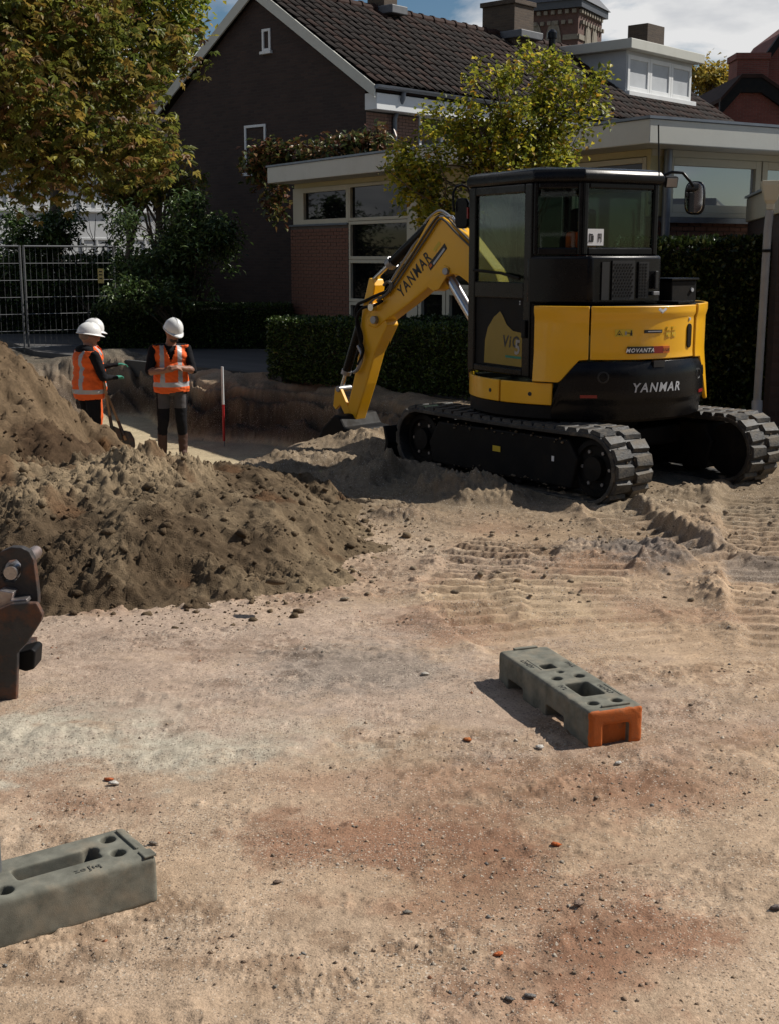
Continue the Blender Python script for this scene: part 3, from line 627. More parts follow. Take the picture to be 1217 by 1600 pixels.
# --- main brick house: local x along the ridge, y from the eave on the sunny side up and over, gable wall on x = 0
A0 = atY(585, 130, 26.5)
HR = R(48)
house = thing('brick_house', 'dark brown brick house with pantile roof, white verge boards and large dormer', 'house', (A0.x, A0.y, 0), HR)
ZE = A0.z
pk = lhit(house, 395, -24, (0, 0, 0), (1, 0, 0)); WH = pk.y; ZR = pk.z; DEP = 2 * WH; LEN = 16.5
slope = math.atan2(ZR - ZE, WH)
Pg = lambda a, z, d: (.12 - d, a, z)              # gable wall plane
Pf = lambda a, z, d: (a, .35 - d, z)              # sunny front wall plane
mb = MB(); mb.extrude([(.12, .352, 0), (.12, DEP - .352, 0), (.12, DEP - .352, ZE - .1), (.12, WH, ZR - .16), (.12, .352, ZE - .1)], (LEN - .24, 0, 0))
wall = obj('wall', mb, M['brick_shade_dark'], house)
rd = MB()
for sgn in (0, 1):
    y0, y1 = (0.0, WH) if sgn == 0 else (DEP, WH)
    rd.extrude([(0, y0, ZE - .02), (0, y1, ZR - .02), (0, y1, ZR - .14), (0, y0, ZE - .14)], (LEN, 0, 0))
roof = obj('roof', rd, M['tile'], house)
# pantiles
TW, TH = .265, .335
def tile_geo(w=TW, l=TH + .07):
    m = MB(); prof = []
    for i in range(7):
        t = i / 6; prof.append((t * (w + .03), .028 * math.sin(t * 2 * math.pi * .92) + .004))
    vs = []
    for yy, dz in ((0, .022), (l, -.004)):
        vs += [(px, yy, pz + dz) for px, pz in prof]
    vs += [(px, 0, pz + .006) for px, pz in prof]
    return m.add(vs, [(i, i + 1, i + 8, i + 7) for i in range(6)] + [(i + 1, i, i + 14, i + 15) for i in range(6)])
tmes = [tile_geo().mesh('tile', M[k]) for k in ('tile', 'tile', 'tile2')]
for t_ in tmes: t_.polygons.foreach_set('use_smooth', [True] * len(t_.polygons))
SL = math.hypot(WH, ZR - ZE); spots = []
for r in range(int(SL / TH)):
    for c_ in range(int(LEN / TW)):
        if 6 < r < 0: continue
        spots.append((c_ * TW + .02, r * TH - .04))
def tile_mat(a, b):
    q = Matrix.Translation((a, b * math.cos(slope), ZE + b * math.sin(slope) + .03)) @ Matrix.Rotation(slope, 4, 'X')
    return q @ Matrix.Rotation(random.uniform(-.03, .03), 4, 'Z') @ Matrix.Rotation(random.uniform(-.02, .02), 4, 'Y') @ Matrix.Translation((0, random.uniform(-.012, .012), random.uniform(0, .012)))
spots.sort(key=lambda s_: s_[0] * .743 + s_[1] * .3)
for a, b in spots[:300]:
    o = bpy.data.objects.new('tile', random.choice(tmes)); col.objects.link(o); o.parent = roof; o.matrix_local = tile_mat(a, b)
tf = MB(); tg = tile_geo()
for a, b in spots[300:]:
    q = tile_mat(a, b); tf.cur = 1 if random.random() < .33 else 0; tf.add([q @ Vector(p) for p in tg.v], tg.f)
o = obj('tile_field', tf, [M['tile'], M['tile2']], roof, smooth='all'); tag(o, kind='stuff')
rt = MB()
rt.add([(x_, .13 * math.cos(t), .115 * math.sin(t)) for x_, k in ((0, 1), (.40, 1)) for t in np.linspace(-.35, math.pi + .35, 9)], [(i, i + 1, i + 10, i + 9) for i in range(8)] + [tuple(range(9))])
rt.add([(x_, .155 * math.cos(t), .14 * math.sin(t)) for x_ in (.36, .42) for t in np.linspace(-.35, math.pi + .35, 9)], [(i, i + 1, i + 10, i + 9) for i in range(8)] + [tuple(range(9)), tuple(range(9, 18))])
rme = rt.mesh('ridge_tile', M['tile2'])
for i in range(int(LEN / .42)):
    o = bpy.data.objects.new('ridge_tile', rme); col.objects.link(o); o.parent = roof; o.location = (i * .42, WH, ZR + .0); o.rotation_euler = (0, 0, random.uniform(-.02, .02))
# verge boards
for y0, y1 in ((0, WH), (DEP, WH)):
    s_ = 1 if y1 > y0 else -1
    vb = MB(); vb.extrude([(-.04, y0 - .04 * s_, ZE - .27), (-.04, y1, ZR - .24), (-.04, y1, ZR + .01), (-.04, y0 - .04 * s_, ZE - .03)], (.04, 0, 0)); obj('verge_board', vb, M['fascia'], house)
obj('eave_board', MB().box(.1, LEN - .1, .02, .345, ZE - .48, ZE - .16), M['whitepaint'], house, bevel=.01)
gut = MB(); prof = [(.075 * math.cos(t), .075 * math.sin(t)) for t in np.linspace(math.pi, 2 * math.pi, 9)]
gut.add([(x_, -.07 + p, ZE - .03 + q) for x_ in (-.02, LEN) for p, q in prof], [(i, i + 1, i + 10, i + 9) for i in range(8)] + [tuple(range(9)), tuple(range(9, 18))])
obj('gutter', gut, M['zinc'], house, smooth=True)
dp = lhit(house, 617, 200, (0, .25, 0), (0, 1, 0))
obj('downpipe', MB().tube([(dp.x - .08, -.05, ZE - .1), (dp.x - .08, -.03, ZE - .22), (dp.x, .2, ZE - .45), (dp.x, .27, ZE - .6), (dp.x, .27, 2.6)], .05, 10), M['zinc'], house, smooth=True)
# brick skin of the sunny wall by the corner
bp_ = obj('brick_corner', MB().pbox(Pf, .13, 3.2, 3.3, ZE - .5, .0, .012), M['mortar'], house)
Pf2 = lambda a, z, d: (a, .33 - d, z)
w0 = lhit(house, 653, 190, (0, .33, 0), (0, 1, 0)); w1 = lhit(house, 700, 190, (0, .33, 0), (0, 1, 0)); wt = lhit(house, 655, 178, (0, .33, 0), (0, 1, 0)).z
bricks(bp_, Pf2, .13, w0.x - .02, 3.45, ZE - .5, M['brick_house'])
window(house, Pf2, w0.x, w0.x + 1.5, wt - 1.35, wt, .07, 'blind', mull=(w0.x + .75,))
# gable windows
for (u0, v0, u1, v1), pn in (((411, 45, 424, 80), 'blind'), ((384, 195, 417, 270), 'blind')):
    a = lhit(house, u0, (v0 + v1) / 2, (.12, 0, 0), (1, 0, 0)); b = lhit(house, u1, (v0 + v1) / 2, (.12, 0, 0), (1, 0, 0))
    t0 = lhit(house, (u0 + u1) / 2, v0, (.12, 0, 0), (1, 0, 0)); t1 = lhit(house, (u0 + u1) / 2, v1, (.12, 0, 0), (1, 0, 0))
    window(house, Pg, b.y, a.y, t1.z, t0.z, .055, pn)
# chimneys
def chimney(u0, u1, v_top, v_bot, name='chimney', yoff=0.0, mat='brick_chim'):
    c0 = lhit(house, u0, v_bot, (0, WH + yoff, 0), (0, 1, 0)); c1 = lhit(house, u1, v_bot, (0, WH + yoff, 0), (0, 1, 0)); tz = lhit(house, (u0 + u1) / 2, v_top, (0, WH, 0), (0, 1, 0)).z
    wd = (c1.x - c0.x); s_ = wd * .62; cx = c0.x + wd * .55
    ch = MB(); ch.box(cx - s_ / 2, cx + s_ / 2, WH + yoff - s_ * .62, WH + yoff + s_ * .62, ZR - 1.0, tz - .12)
    o = obj(name, ch, M[mat], house, bevel=.01)
    obj('cap', MB().box(cx - s_ / 2 - .05, cx + s_ / 2 + .05, WH + yoff - s_ * .62 - .05, WH + yoff + s_ * .62 + .05, tz - .117, tz), M[mat], o, bevel=.01)
    obj('lead_flashing', MB().box(cx - s_ / 2 - .06, cx + s_ / 2 + .06, WH + yoff - s_ * .62 - .28, WH + yoff + s_ * .62 + .06, ZR - .12, ZR + .07), M['lead'], o, bevel=.02)
chimney(765, 814, 4, 60)
chimney(580, 611, -26, 10)
# flue
fl = lhit(house, 861, 95, (0, WH * .72, ZE + .72 * (ZR - ZE)), (0, -math.sin(slope), math.cos(slope)))
obj('flue', MB().lathe([(.09, -.3), (.09, .55), (.13, .56), (.13, .7), (.06, .78), (.0, .8)], 12, fl), M['black'], house, smooth=True)
# dormer
pl = (0, 0, ZE + .05); pn_ = Vector((0, -math.sin(slope), math.cos(slope)))
d0 = lhit(house, 976, 145, pl, pn_); d1 = lhit(house, 1084, 167, pl, pn_)
DX0, DX1, DY = d0.x, d1.x, d0.y; DZ0 = ZE + DY * math.tan(slope); DZ1 = lhit(house, 978, 78, (0, DY, 0), (0, 1, 0)).z
yb = min(WH * 1.2, (DZ1 - ZE) / math.tan(slope))
dm = MB(); dm.extrude([(DX0, DY, DZ0 - .1), (DX0, yb, DZ1), (DX0, DY, DZ1)], (DX1 - DX0, 0, 0))
dorm = obj('dormer', dm, M['greypaint'], house)
obj('dormer_roof', MB().box(DX0 - .22, DX1 + .22, DY - .28, yb + .4, DZ1 + .002, DZ1 + .26), M['fascia'], dorm, bevel=.015)
Pd = lambda a, z, d: (a, DY - .004 - d, z)
wd = (DX1 - DX0 - .1) / 3
for i in range(3):
    window(dorm, Pd, DX0 + .05 + i * wd, DX0 + .05 + (i + 1) * wd - .01, DZ0 + .12, DZ1 - .1, .11, 'blind', sill=False)
obj('dormer_sill', MB().box(DX0 - .05, DX1 + .05, DY - .16, DY - .005, DZ0 - .02, DZ0 + .1), M['whitepaint'], dorm, bevel=.01)
sk = lhit(house, 1000, 57, (0, WH + .5, 0), (0, 1, 0))
obj('party_chimney', MB().box(sk.x - .1, sk.x + .9, WH + .2, WH + .9, ZR - .3, sk.z + .35), M['brick_chim'], house, bevel=.01)

# --- flat roofed extension: local x away to the right, y along the shaded front
B0 = gp(1015, 185, 3.4); B1 = gp(418, 262, 3.4)
EA = math.atan2((B1 - B0).y, (B1 - B0).x) - math.pi / 2; EL = (B1 - B0).length - .0
ext = thing('flat_roofed_extension', 'single storey flat roofed extension with cream window frames and pale fascia', 'building', (B0.x, B0.y, 0), EA)
EW = 6.5; ZF = 3.4; FH = lhit(ext, 1013, 224, (0, 0, 0), (1, 0, 0)).z
fs = MB(); fs.box(0, EW, 0, EL, FH, ZF)
fasc = obj('roof', fs, M['fascia'], ext, bevel=.012)
obj('roof_trim', MB().box(-.02, EW, -.02, EL + .02, ZF + .003, ZF + .035), M['zinc'], fasc)
OH = .55
Pe = lambda a, z, d: (OH - d, a, z)
Ps = lambda a, z, d: (a, OH - d, z)
def eh(u, v): return lhit(ext, u, v, (OH, 0, 0), (1, 0, 0))
yl = eh(462, 400).y; yr = OH
core = MB(); core.box(OH + .06, EW - .3, OH + .06, yl - .02, .02, FH - .003)
obj('inner_wall', core, M['creamwall'], ext)
# head band under the roof
zb = eh(500, 292).z
hb = MB(); hb.pbox(Pe, yr, yl, zb, FH - .002, -.055, .0)
obj('head_band', hb, M['creamwall'], ext)
ybk = eh(548, 400).y; zbt = eh(500, 353).z
bk = obj('brick_panel', MB().pbox(Pe, ybk, yl + .1, .02, zbt, -.055, .02), M['mortar'], ext)
Pb = lambda a, z, d: (OH - .026 - d, a, z)
bricks(bk, Pb, ybk + .01, yl + .1, .72, zbt - .01, M['brick_ext'])
obj('panel_cap', MB().pbox(Pe, ybk, yl + .12, zbt + .002, zbt + .035, -.05, .07), M['zinc'], ext)
window(ext, Pe, eh(548, 320).y, eh(474, 320).y, eh(512, 350).z, zb - .002, .09, 'pane', 'cream', .04, sill=False)
obj('corner_post', MB().pbox(Pe, eh(474, 320).y + .003, yl, zbt + .037, zb - .002, -.05, .03), M['cream'], ext)
# big glazing with transoms
yg0, yg1 = eh(640, 400).y, ybk - .005
zs = [.45, eh(595, 474).z, eh(595, 406).z, eh(595, 344).z, zb - .004]
for i in range(4):
    window(ext, Pe, yg0, yg1, zs[i] + .004, zs[i + 1] - .002, .055, 'pane', 'cream', .035, sill=False)
# glazed doors seen under the boom
yd0, yd1 = eh(745, 470).y, eh(655, 470).y
dw = (yd1 - yd0) / 2
for i in range(2):
    a0, a1 = yd0 + i * dw + .01, yd0 + (i + 1) * dw - .01
    zt = eh(700, 345).z; zm = eh(700, 452).z
    window(ext, Pe, a0, a1, zm + .004, zt, .07, 'pane', 'cream', .035, sill=False)
    window(ext, Pe, a0, a1, .35, zm, .09, 'pane', 'cream', .04, sill=False)
obj('glazing_post', MB().pbox(Pe, yd1 + .002, yg0 - .004, .02, zb - .004, -.05, .05), M['cream'], ext)
for i, (a0, a1) in enumerate(((yr, yd0 * .48), (yd0 * .5, yd0 - .012))):
    window(ext, Pe, a0 + .05, a1, .9, zb - .01, .07, 'pane', 'cream', .035)
# sunny side wall
def sh(u, v): return lhit(ext, u, v, (0, OH, 0), (0, 1, 0))
xs0 = sh(1040, 290).x; zt = sh(1100, 248).z; zb2 = sh(1100, 333).z
sb = obj('side_brick', MB().pbox(Ps, OH, EW - .3, .02, zb2 - .06, -.055, .0), M['mortar'], ext)
Ps2 = lambda a, z, d: (a, OH - .008 - d, z)
bricks(sb, Ps2, OH + .05, OH + 3.2, 1.55, zb2 - .07, M['brick_ext'])
window(ext, Ps, xs0, sh(1185, 290).x, zb2, zt, .10, 'panesky', 'cream', .03)
window(ext, Ps, sh(1187, 290).x, sh(1187, 290).x + 1.6, zb2, zt, .10, 'panesky', 'cream', .03)
obj('side_head', MB().pbox(Ps, OH, EW - .3, zt + .003, FH - .003, -.055, .02), M['cream'], ext)
obj('side_sill', MB().pbox(Ps, xs0 - .1, EW - .3, zb2 - .13, zb2 - .063, -.02, .10), M['zinc'], ext)
obj('corner_column', MB().pbox(Ps, OH - .02, xs0 - .004, zb2 - .05, FH - .003, -.06, .015), M['creamwall'], ext)
cpx = sh(1034, 300).x
obj('downpipe', MB().tube([(cpx, OH - .08, FH - .01), (cpx, OH - .08, .05)], .055, 10), M['zinc'], ext, smooth=True)

# --- garage with pale hopper
G0 = atY(1178, 335, 13.6)
gar = thing('garage', 'dark brick garage corner with pale roof edge at the right side', 'garage', (G0.x + .02, G0.y, 0), R(-10))
zh = atY(1190, 282, 13.5).z
obj('wall', MB().box(.24, 3.4, 0, 3.5, 0, zh - .33), M['brick_shade_dark'], gar)
obj('roof_edge', MB().box(.22, 3.5, -.06, 3.6, zh - .325, zh - .03), M['cream'], gar, bevel=.01)
obj('roof_trim', MB().box(.19, 3.5, -.09, 3.6, zh - .027, zh), M['zinc'], gar)
hp = thing('rainwater_pipe', 'pale grey rainwater hopper and downpipe on the garage corner', 'drainpipe', (G0.x, G0.y - .0, 0), R(-10))
hx = .13
obj('hopper', MB().lathe([(.055, -.30), (.055, -.24), (.09, -.2), (.14, -.05), (.145, 0), (.125, 0), (.12, -.04), (0, -.05)], 4, (0, 0, 0), Matrix.Translation((hx, -.20, zh - .01)) @ Matrix.Rotation(R(45), 4, 'Z') @ Matrix.Scale(.95, 4)), M['cream'], hp, bevel=.01)
obj('pipe', MB().tube([(hx, -.2, zh - .3), (hx - .01, -.2, zh - .5), (hx - .02, -.2, .3)], .041, 14), M['plasticgrey'], hp, smooth=True)
obj('bracket', MB().lathe([(.05, 0), (.05, .03)], 14, (hx - .008, -.2, zh - .72)), M['blackmat'], hp)
obj('elbow', MB().tube([(hx - .02, -.2, .31), (hx - .02, -.24, .2), (hx - .02, -.36, .12)], .056, 12), M['plasticgrey'], hp, smooth=True)

# --- church tower far behind
TY = 95.0; tp = atY(902, 60, TY)
tow = thing('church_tower', 'brick church tower with pointed belfry arches and slate roof beyond the houses', 'tower', (tp.x, tp.y, 0), R(62))
tl = lhit(tow, 816, 60, (0, 0, 0), (1, 0, 0)).y; tr_ = lhit(tow, 945, 60, (0, 0, 0), (0, 1, 0)).x
TWD = (abs(tl) + abs(tr_)) / 2; zc = lhit(tow, 902, 12, (0, 0, 0), (1, 0, 0)).z
obj('wall', MB().box(0, TWD, 0, TWD, 0, zc), M['brick_tower'], tow)
cor = MB().box(-.35, TWD + .35, -.35, TWD + .35, zc + .002, zc + .5); obj('cornice', cor, M['slate'], tow)
rf = MB(); e = .5; t_ = zc + .5
rf.add([(-e, -e, t_), (TWD + e, -e, t_), (TWD + e, TWD + e, t_), (-e, TWD + e, t_), (TWD * .32, TWD * .32, t_ + 2.6), (TWD * .68, TWD * .32, t_ + 2.6), (TWD * .68, TWD * .68, t_ + 2.6), (TWD * .32, TWD * .68, t_ + 2.6), (TWD / 2, TWD / 2, t_ + 7)],
       [(0, 1, 5, 4), (1, 2, 6, 5), (2, 3, 7, 6), (3, 0, 4, 7), (4, 5, 8), (5, 6, 8), (6, 7, 8), (7, 4, 8), (3, 2, 1, 0)])
obj('roof', rf, M['slate'], tow)
cbm = MB().box(-.13, .13, -.13, .13, -.13, .13).mesh('corbel', M['stone'])
for k in range(9):
    for face in (0, 1):
        for row in (0, 1):
            o = bpy.data.objects.new('corbel', cbm); col.objects.link(o); o.parent = tow; q = TWD * (k + .5 + .5 * row) / 9.5
            o.location = (-.1, q, zc - .2 - .7 * row) if face == 0 else (q, -.1, zc - .2 - .7 * row)
def arch(P, ca, zb_, w_, h_, d_, mat, name, parent, inset=0):
    pts = []
    for t in np.linspace(0, 1, 8): pts.append((ca + w_ / 2 - w_ / 2 * (t ** 1.8), zb_ + h_ * .55 + h_ * .45 * math.sin(t * math.pi / 2)))
    poly = [(ca - w_ / 2, zb_), (ca + w_ / 2, zb_)] + pts + [(2 * ca - a, z) for a, z in pts[::-1][1:]]
    m = MB(); n = Vector(P(0, 0, d_)) - Vector(P(0, 0, 0)); m.extrude([P(a, z, 0) for a, z in poly], n)
    return obj(name, m, M[mat], parent)
Pt0 = lambda a, z, d: (-.003 - d, a, z); Pt1 = lambda a, z, d: (a, -.003 - d, z)
zs0 = lhit(tow, 860, 62, (0, 0, 0), (1, 0, 0)).z; zat = lhit(tow, 860, 33, (0, 0, 0), (1, 0, 0)).z; za0 = zat - 4.4
for P in (Pt0, Pt1):
    for f_ in (.36, .64):
        a = arch(P, TWD * f_, za0, TWD * .25, 4.4, .12, 'stone', 'belfry_arch', tow)
        P2 = (lambda PP: lambda a_, z_, d_: PP(a_, z_, d_ + .123))(P)
        arch(P2, TWD * f_, za0, TWD * .19, 4.05, .02, 'stone', 'louvre', a)
        m = MB()
        for k in range(3): m.pbox(P2, TWD * (f_ - .09), TWD * (f_ + .09), za0 + .1 + k * .5, za0 + .42 + k * .5, .03, .10)
        obj('louvre_slats', m, M['pane'], a)
    obj('string_course', MB().pbox(P, 0, TWD * .22, zs0 - .1, zs0 + .25, 0, .1), M['stone'], tow)
    obj('string_course', MB().pbox(P, TWD * .78, TWD, zs0 - .1, zs0 + .25, 0, .1), M['stone'], tow)

# --- red brick house to the right, beyond the extension
RY = 44.0; q0 = atY(1122, 165, RY); q1 = atY(1155, 128, RY); q2 = atY(1187, 128, RY); q3 = atY(1225, 158, RY)
rh = thing('red_brick_house', 'red brick house with dark barge boards and square chimney behind the extension', 'house', (q0.x, RY, 0), 0)
W = lambda q: (q.x - q0.x, 0, q.z)
a, b, c_, d_ = W(q0), W(q1), W(q2), W(q3)
mb = MB(); mb.extrude([(a[0] + .15, 0, 0), (d_[0] + 1.5, 0, 0), (d_[0] + 1.5, 0, d_[2] - .8), d_, c_, b, (a[0] + .15, 0, a[2])], (0, 6, 0)); obj('wall', mb, M['brick_red'], rh)
for s0, s1 in ((a, b), (b, c_), (c_, (d_[0] + 1.5, 0, d_[2] - .9))):
    mb = MB(); mb.extrude([(s0[0], -.2, s0[2] - .35), (s1[0], -.2, s1[2] - .35), (s1[0], -.2, s1[2] + .1), (s0[0], -.2, s0[2] + .1)], (0, .18, 0)); obj('barge_board', mb, M['blackmat'], rh)
    mb = MB(); mb.extrude([(s0[0], -.25, s0[2] + .103), (s1[0], -.25, s1[2] + .103), (s1[0], -.25, s1[2] + .22), (s0[0], -.25, s0[2] + .22)], (0, 6.3, 0)); obj('roof', mb, M['tile2'], rh)
k0 = atY(1147, 88, RY + 1); k1 = atY(1193, 130, RY + 1)
ch = obj('chimney', MB().box(k0.x - q0.x, k1.x - q0.x, .6, 1.7, k1.z - .6, k0.z - .15), M['brick_red'], rh)
obj('cap', MB().box(k0.x - q0.x - .06, k1.x - q0.x + .06, .54, 1.76, k0.z - .147, k0.z + .05), M['brick_red'], ch)
g2 = atY(1195, 95, RY + 5); g3 = atY(1230, 45, RY + 5)
mb = MB(); mb.extrude([(g2.x - q0.x, 4.5, g2.z - 4), (g3.x - q0.x + 2, 4.5, g2.z - 4), (g3.x - q0.x + 2, 4.5, g3.z + 1.5), (g3.x - q0.x, 4.5, g3.z), (g2.x - q0.x, 4.5, g2.z)], (0, 5, 0)); obj('upper_wall', mb, M['brick_red'], rh)
mb = MB(); mb.extrude([(g2.x - q0.x - .5, 4.2, g2.z - .7), (g3.x - q0.x, 4.2, g3.z), (g3.x - q0.x + 2, 4.2, g3.z + 3), (g3.x - q0.x + 2, 4.2, g3.z + 3.4), (g3.x - q0.x, 4.2, g3.z + .4), (g2.x - q0.x - .5, 4.2, g2.z - .3)], (0, .28, 0)); obj('upper_barge', mb, M['blackmat'], rh)

# --- white house seen through the garden
WY = 44.0; wq = atY(30, 470, WY); wr = atY(330, 300, WY)
wh = thing('white_house', 'white rendered house glimpsed through the garden trees behind the fence', 'house', (wq.x - 1, WY - 2, 0), R(32))
WL = wr.x - wq.x + 2
obj('wall', MB().box(0, WL, 0, 7, 0, 5.6), M['whitepaint'], wh)
mb = MB(); mb.extrude([(0, -.5, 5.602), (0, 3.5, 8.6), (0, 7.5, 5.602)], (WL, 0, 0)); obj('roof', mb, M['tile'], wh)
Pw = lambda a, z, d: (a, -.004 - d, z)
for k in range(5):
    for z0 in (.9, 3.3):
        window(wh, Pw, .35 + k * WL / 5, .35 + (k + .62) * WL / 5, z0, z0 + 1.5, .07, 'pane', mull=(.35 + (k + .31) * WL / 5,))

# --- pavement and kerb by the hedge, slabs in the shade
def sheet(name, pts, z, mat, kind='structure'):
    o = obj(name, MB().add([(p[0], p[1], z) for p in pts], [tuple(range(len(pts)))]), mat); tag(o, kind=kind); return o
pv = MB(); pts = [(-4.4, 21.5), (-2.2, 19.3), (2.2, 14.9), (4.2, 15.4), (4.5, 24), (-1, 29), (-9, 29), (-6.5, 23.6)]
pv.extrude([(p[0], p[1], -.15) for p in pts], (0, 0, .235)); tag(obj('pavement', pv, M['paving']), kind='structure')
kb = MB(); kp = [(-4.35, 21.35), (-2.2, 19.2), (-1.5, 18.35)]
for p, q in zip(kp[:-1], kp[1:]):
    d = (Vector(q) - Vector(p)).normalized(); nn = Vector((-d.y, d.x)) * .05
    kb.extrude([(p[0] - nn.x, p[1] - nn.y, -.15), (q[0] - nn.x, q[1] - nn.y, -.15), (q[0] + nn.x, q[1] + nn.y, -.15), (p[0] + nn.x, p[1] + nn.y, -.15)], (0, 0, .26))
tag(obj('kerb', kb, M['asphalt']), kind='structure')

# --- house across the street, behind the viewer: it shows only in the window reflections
oh = thing('brick_house', 'dark brick house with chimney mirrored in the extension side window', 'house', (4, -13, 0), R(0))
obj('wall', MB().box(-26, 20, -8, 0, 0, 5.5), M['brick_shade_dark'], oh)
mb = MB(); mb.extrude([(-26.3, .4, 5.45), (-26.3, -4, 9.0), (-26.3, -8.4, 5.45)], (46.6, 0, 0)); obj('roof', mb, M['tile'], oh)
for x_ in (-18, -6, 6): obj('chimney', MB().box(x_, x_ + 1.1, -4.5, -3.5, 8, 10.6), M['brick_chim'], oh, bevel=.02)
Po = lambda a, z, d: (a, d + .004, z)
for k in range(9):
    for z0 in (.9, 3.4): window(oh, Po, -24 + k * 4.8, -22 + k * 4.8, z0, z0 + 1.5, .08, 'pane', mull=(-23 + k * 4.8,))
# ------------------------------------------------------------------ trees, shrubs, hedges
def unit(n):
    v = rng.normal(size=(n, 3)); return v / np.linalg.norm(v, axis=1, keepdims=True)
def leaf_geo(base, direc, up, ln, wd, colr, fold=.25):
    """diamond leaves folded along the midrib; all arrays (n,3)"""
    n = len(base); direc = direc / np.linalg.norm(direc, axis=1, keepdims=True)
    side = np.cross(direc, up); side /= np.linalg.norm(side, axis=1, keepdims=True) + 1e-9; nrm = np.cross(side, direc)
    ln = np.broadcast_to(ln, (n,))[:, None]; wd = np.broadcast_to(wd, (n,))[:, None]
    mid = base + direc * ln * .55 + nrm * ln * .0; tip = base + direc * ln - nrm * ln * .12
    a = mid + side * wd * .5 + nrm * wd * fold; b = mid - side * wd * .5 + nrm * wd * fold
    V = np.stack([base, a, tip, b], 1).reshape(-1, 3); i = np.arange(n)[:, None] * 4
    F = np.concatenate([i + np.array([[0, 1, 2]]), i + np.array([[0, 2, 3]])], 0)
    return V, F, np.repeat(colr, 4, 0)
def palette(n, cols, p, jit=.22):
    c = np.array(cols)[rng.choice(len(cols), n, p=p)]; return np.clip(c * rng.uniform(1 - jit, 1 + jit, (n, 1)), .003, .8)
def ell_points(n, ells, shell=.5):
    vol = np.array([e[3] * e[4] * e[5] for e in ells]); k = rng.choice(len(ells), n, p=vol / vol.sum()); E_ = np.array(ells)[k]
    r = (shell + (1 - shell) * rng.random(n)) ** .8; return E_[:, :3] + unit(n) * E_[:, 3:6] * r[:, None] * rng.uniform(.85, 1.12, (n, 1))
def foliage(name, parent, twigs, per, ln, wd, cols, p, spread, mat='leaf', droop=.3, palm=False):
    n = len(twigs); V, F, C = [], [], []; o = 0
    tcol = rng.uniform(.75, 1.2, (n, 1))
    for k in range(per):
        b = twigs + unit(n) * spread * rng.random((n, 1)) ** .5
        c = palette(n, cols, p) * tcol
        d = unit(n); d[:, 2] = d[:, 2] * .6 - droop; up = np.array([[0, 0, 1.0]]) + unit(n) * .6
        if palm:
            d0 = d / np.linalg.norm(d, axis=1, keepdims=True); s_ = np.cross(d0, up); s_ /= np.linalg.norm(s_, axis=1, keepdims=True) + 1e-9
            for a in (-1.25, -.6, 0, .6, 1.25):
                v, f, cc = leaf_geo(b, d0 * math.cos(a) + s_ * math.sin(a), up, ln * (1 - .22 * abs(a)) * rng.uniform(.8, 1.15, n), wd, c * rng.uniform(.85, 1.15, (n, 1)))
                V.append(v); F.append(f + o); C.append(cc); o += len(v)
        else:
            v, f, cc = leaf_geo(b, d, up, ln * rng.uniform(.7, 1.25, n), wd, c); V.append(v); F.append(f + o); C.append(cc); o += len(v)
    return link(name, np_mesh(name, np.concatenate(V), np.concatenate(F), M[mat], np.concatenate(C)), parent)
def limbs(parent, base, top, r0, targets, seed=0):
    rd = random.Random(seed); t = MB(); base, top = Vector(base), Vector(top)
    pts = [base.lerp(top, i / 6) + Vector((rd.uniform(-.05, .05), rd.uniform(-.05, .05), 0)) * (i > 0) * (top - base).length * .25 for i in range(7)]
    t.tube(pts, [r0 * (1 - .10 * i) for i in range(7)], 9); obj('trunk', t, M['bark'], parent, smooth=True)
    b = MB()
    for q in targets:
        q = Vector(q); i = rd.randint(3, 6); s = pts[i]; m = s.lerp(q, .5) + Vector((rd.uniform(-.1, .1), rd.uniform(-.1, .1), rd.uniform(.0, .25))) * (q - s).length * .5
        rr = r0 * rd.uniform(.22, .42); pp = [s.lerp(m, k / 3) for k in range(3)] + [m.lerp(q, k / 4) for k in range(5)]
        b.tube(pp, [rr * (1 - .12 * k) for k in range(len(pp))], 6)
        for _ in range(3):
            e = q + Vector((rd.uniform(-1, 1), rd.uniform(-1, 1), rd.uniform(-.5, .8))) * min(.35, (q - s).length * .25)
            b.tube([m.lerp(q, .4), m.lerp(e, .6), e], [rr * .5, rr * .35, rr * .12], 5)
    obj('branches', b, M['bark'], parent, smooth=True)
def tree(name, label, cat, base, trunk_top, r0, ells, nt, per, ln, wd, cols, p, spread, group=None, **k):
    t = thing(name, label, cat, base, group=group); bx = Vector(base)
    E_ = [(e[0] - bx.x, e[1] - bx.y, e[2] - bx.z, e[3], e[4], e[5]) for e in ells]
    spr = []
    for e in E_:
        for _ in range(k.get('sprays', 4)):
            d_ = unit(1)[0]; q = np.array(e[:3]) + d_ * np.array(e[3:6]) * rng.uniform(.9, 1.25); f_ = rng.uniform(.14, .34); spr.append((*q, e[3] * f_, e[4] * f_, e[5] * f_))
    k.pop('sprays', None); sh_ = k.pop('shell', .45)
    core_ = ell_points(int(nt * .8), [tuple(e[:3]) + (e[3] * .85, e[4] * .85, e[5] * .85) for e in E_] if False else E_, sh_); tw = np.concatenate([core_, ell_points(int(nt * .2), spr, .0)]); rng.shuffle(tw); nb = k.pop('nb', 16)
    hole = fbm(tw[:, 0] * 2.2 / ln * .12 + tw[:, 1], tw[:, 2] * 2.2 / ln * .12 + tw[:, 1] * .7, 3, nt); tw = tw[hole > -.15]
    limbs(t, (0, 0, -.1), Vector(trunk_top) - bx, r0, core_[:nb] * .93 + np.array((Vector(trunk_top) - bx)) * .07, seed=nt)
    foliage('crown', t, tw, per, ln, wd, cols, p, spread, **k); return t

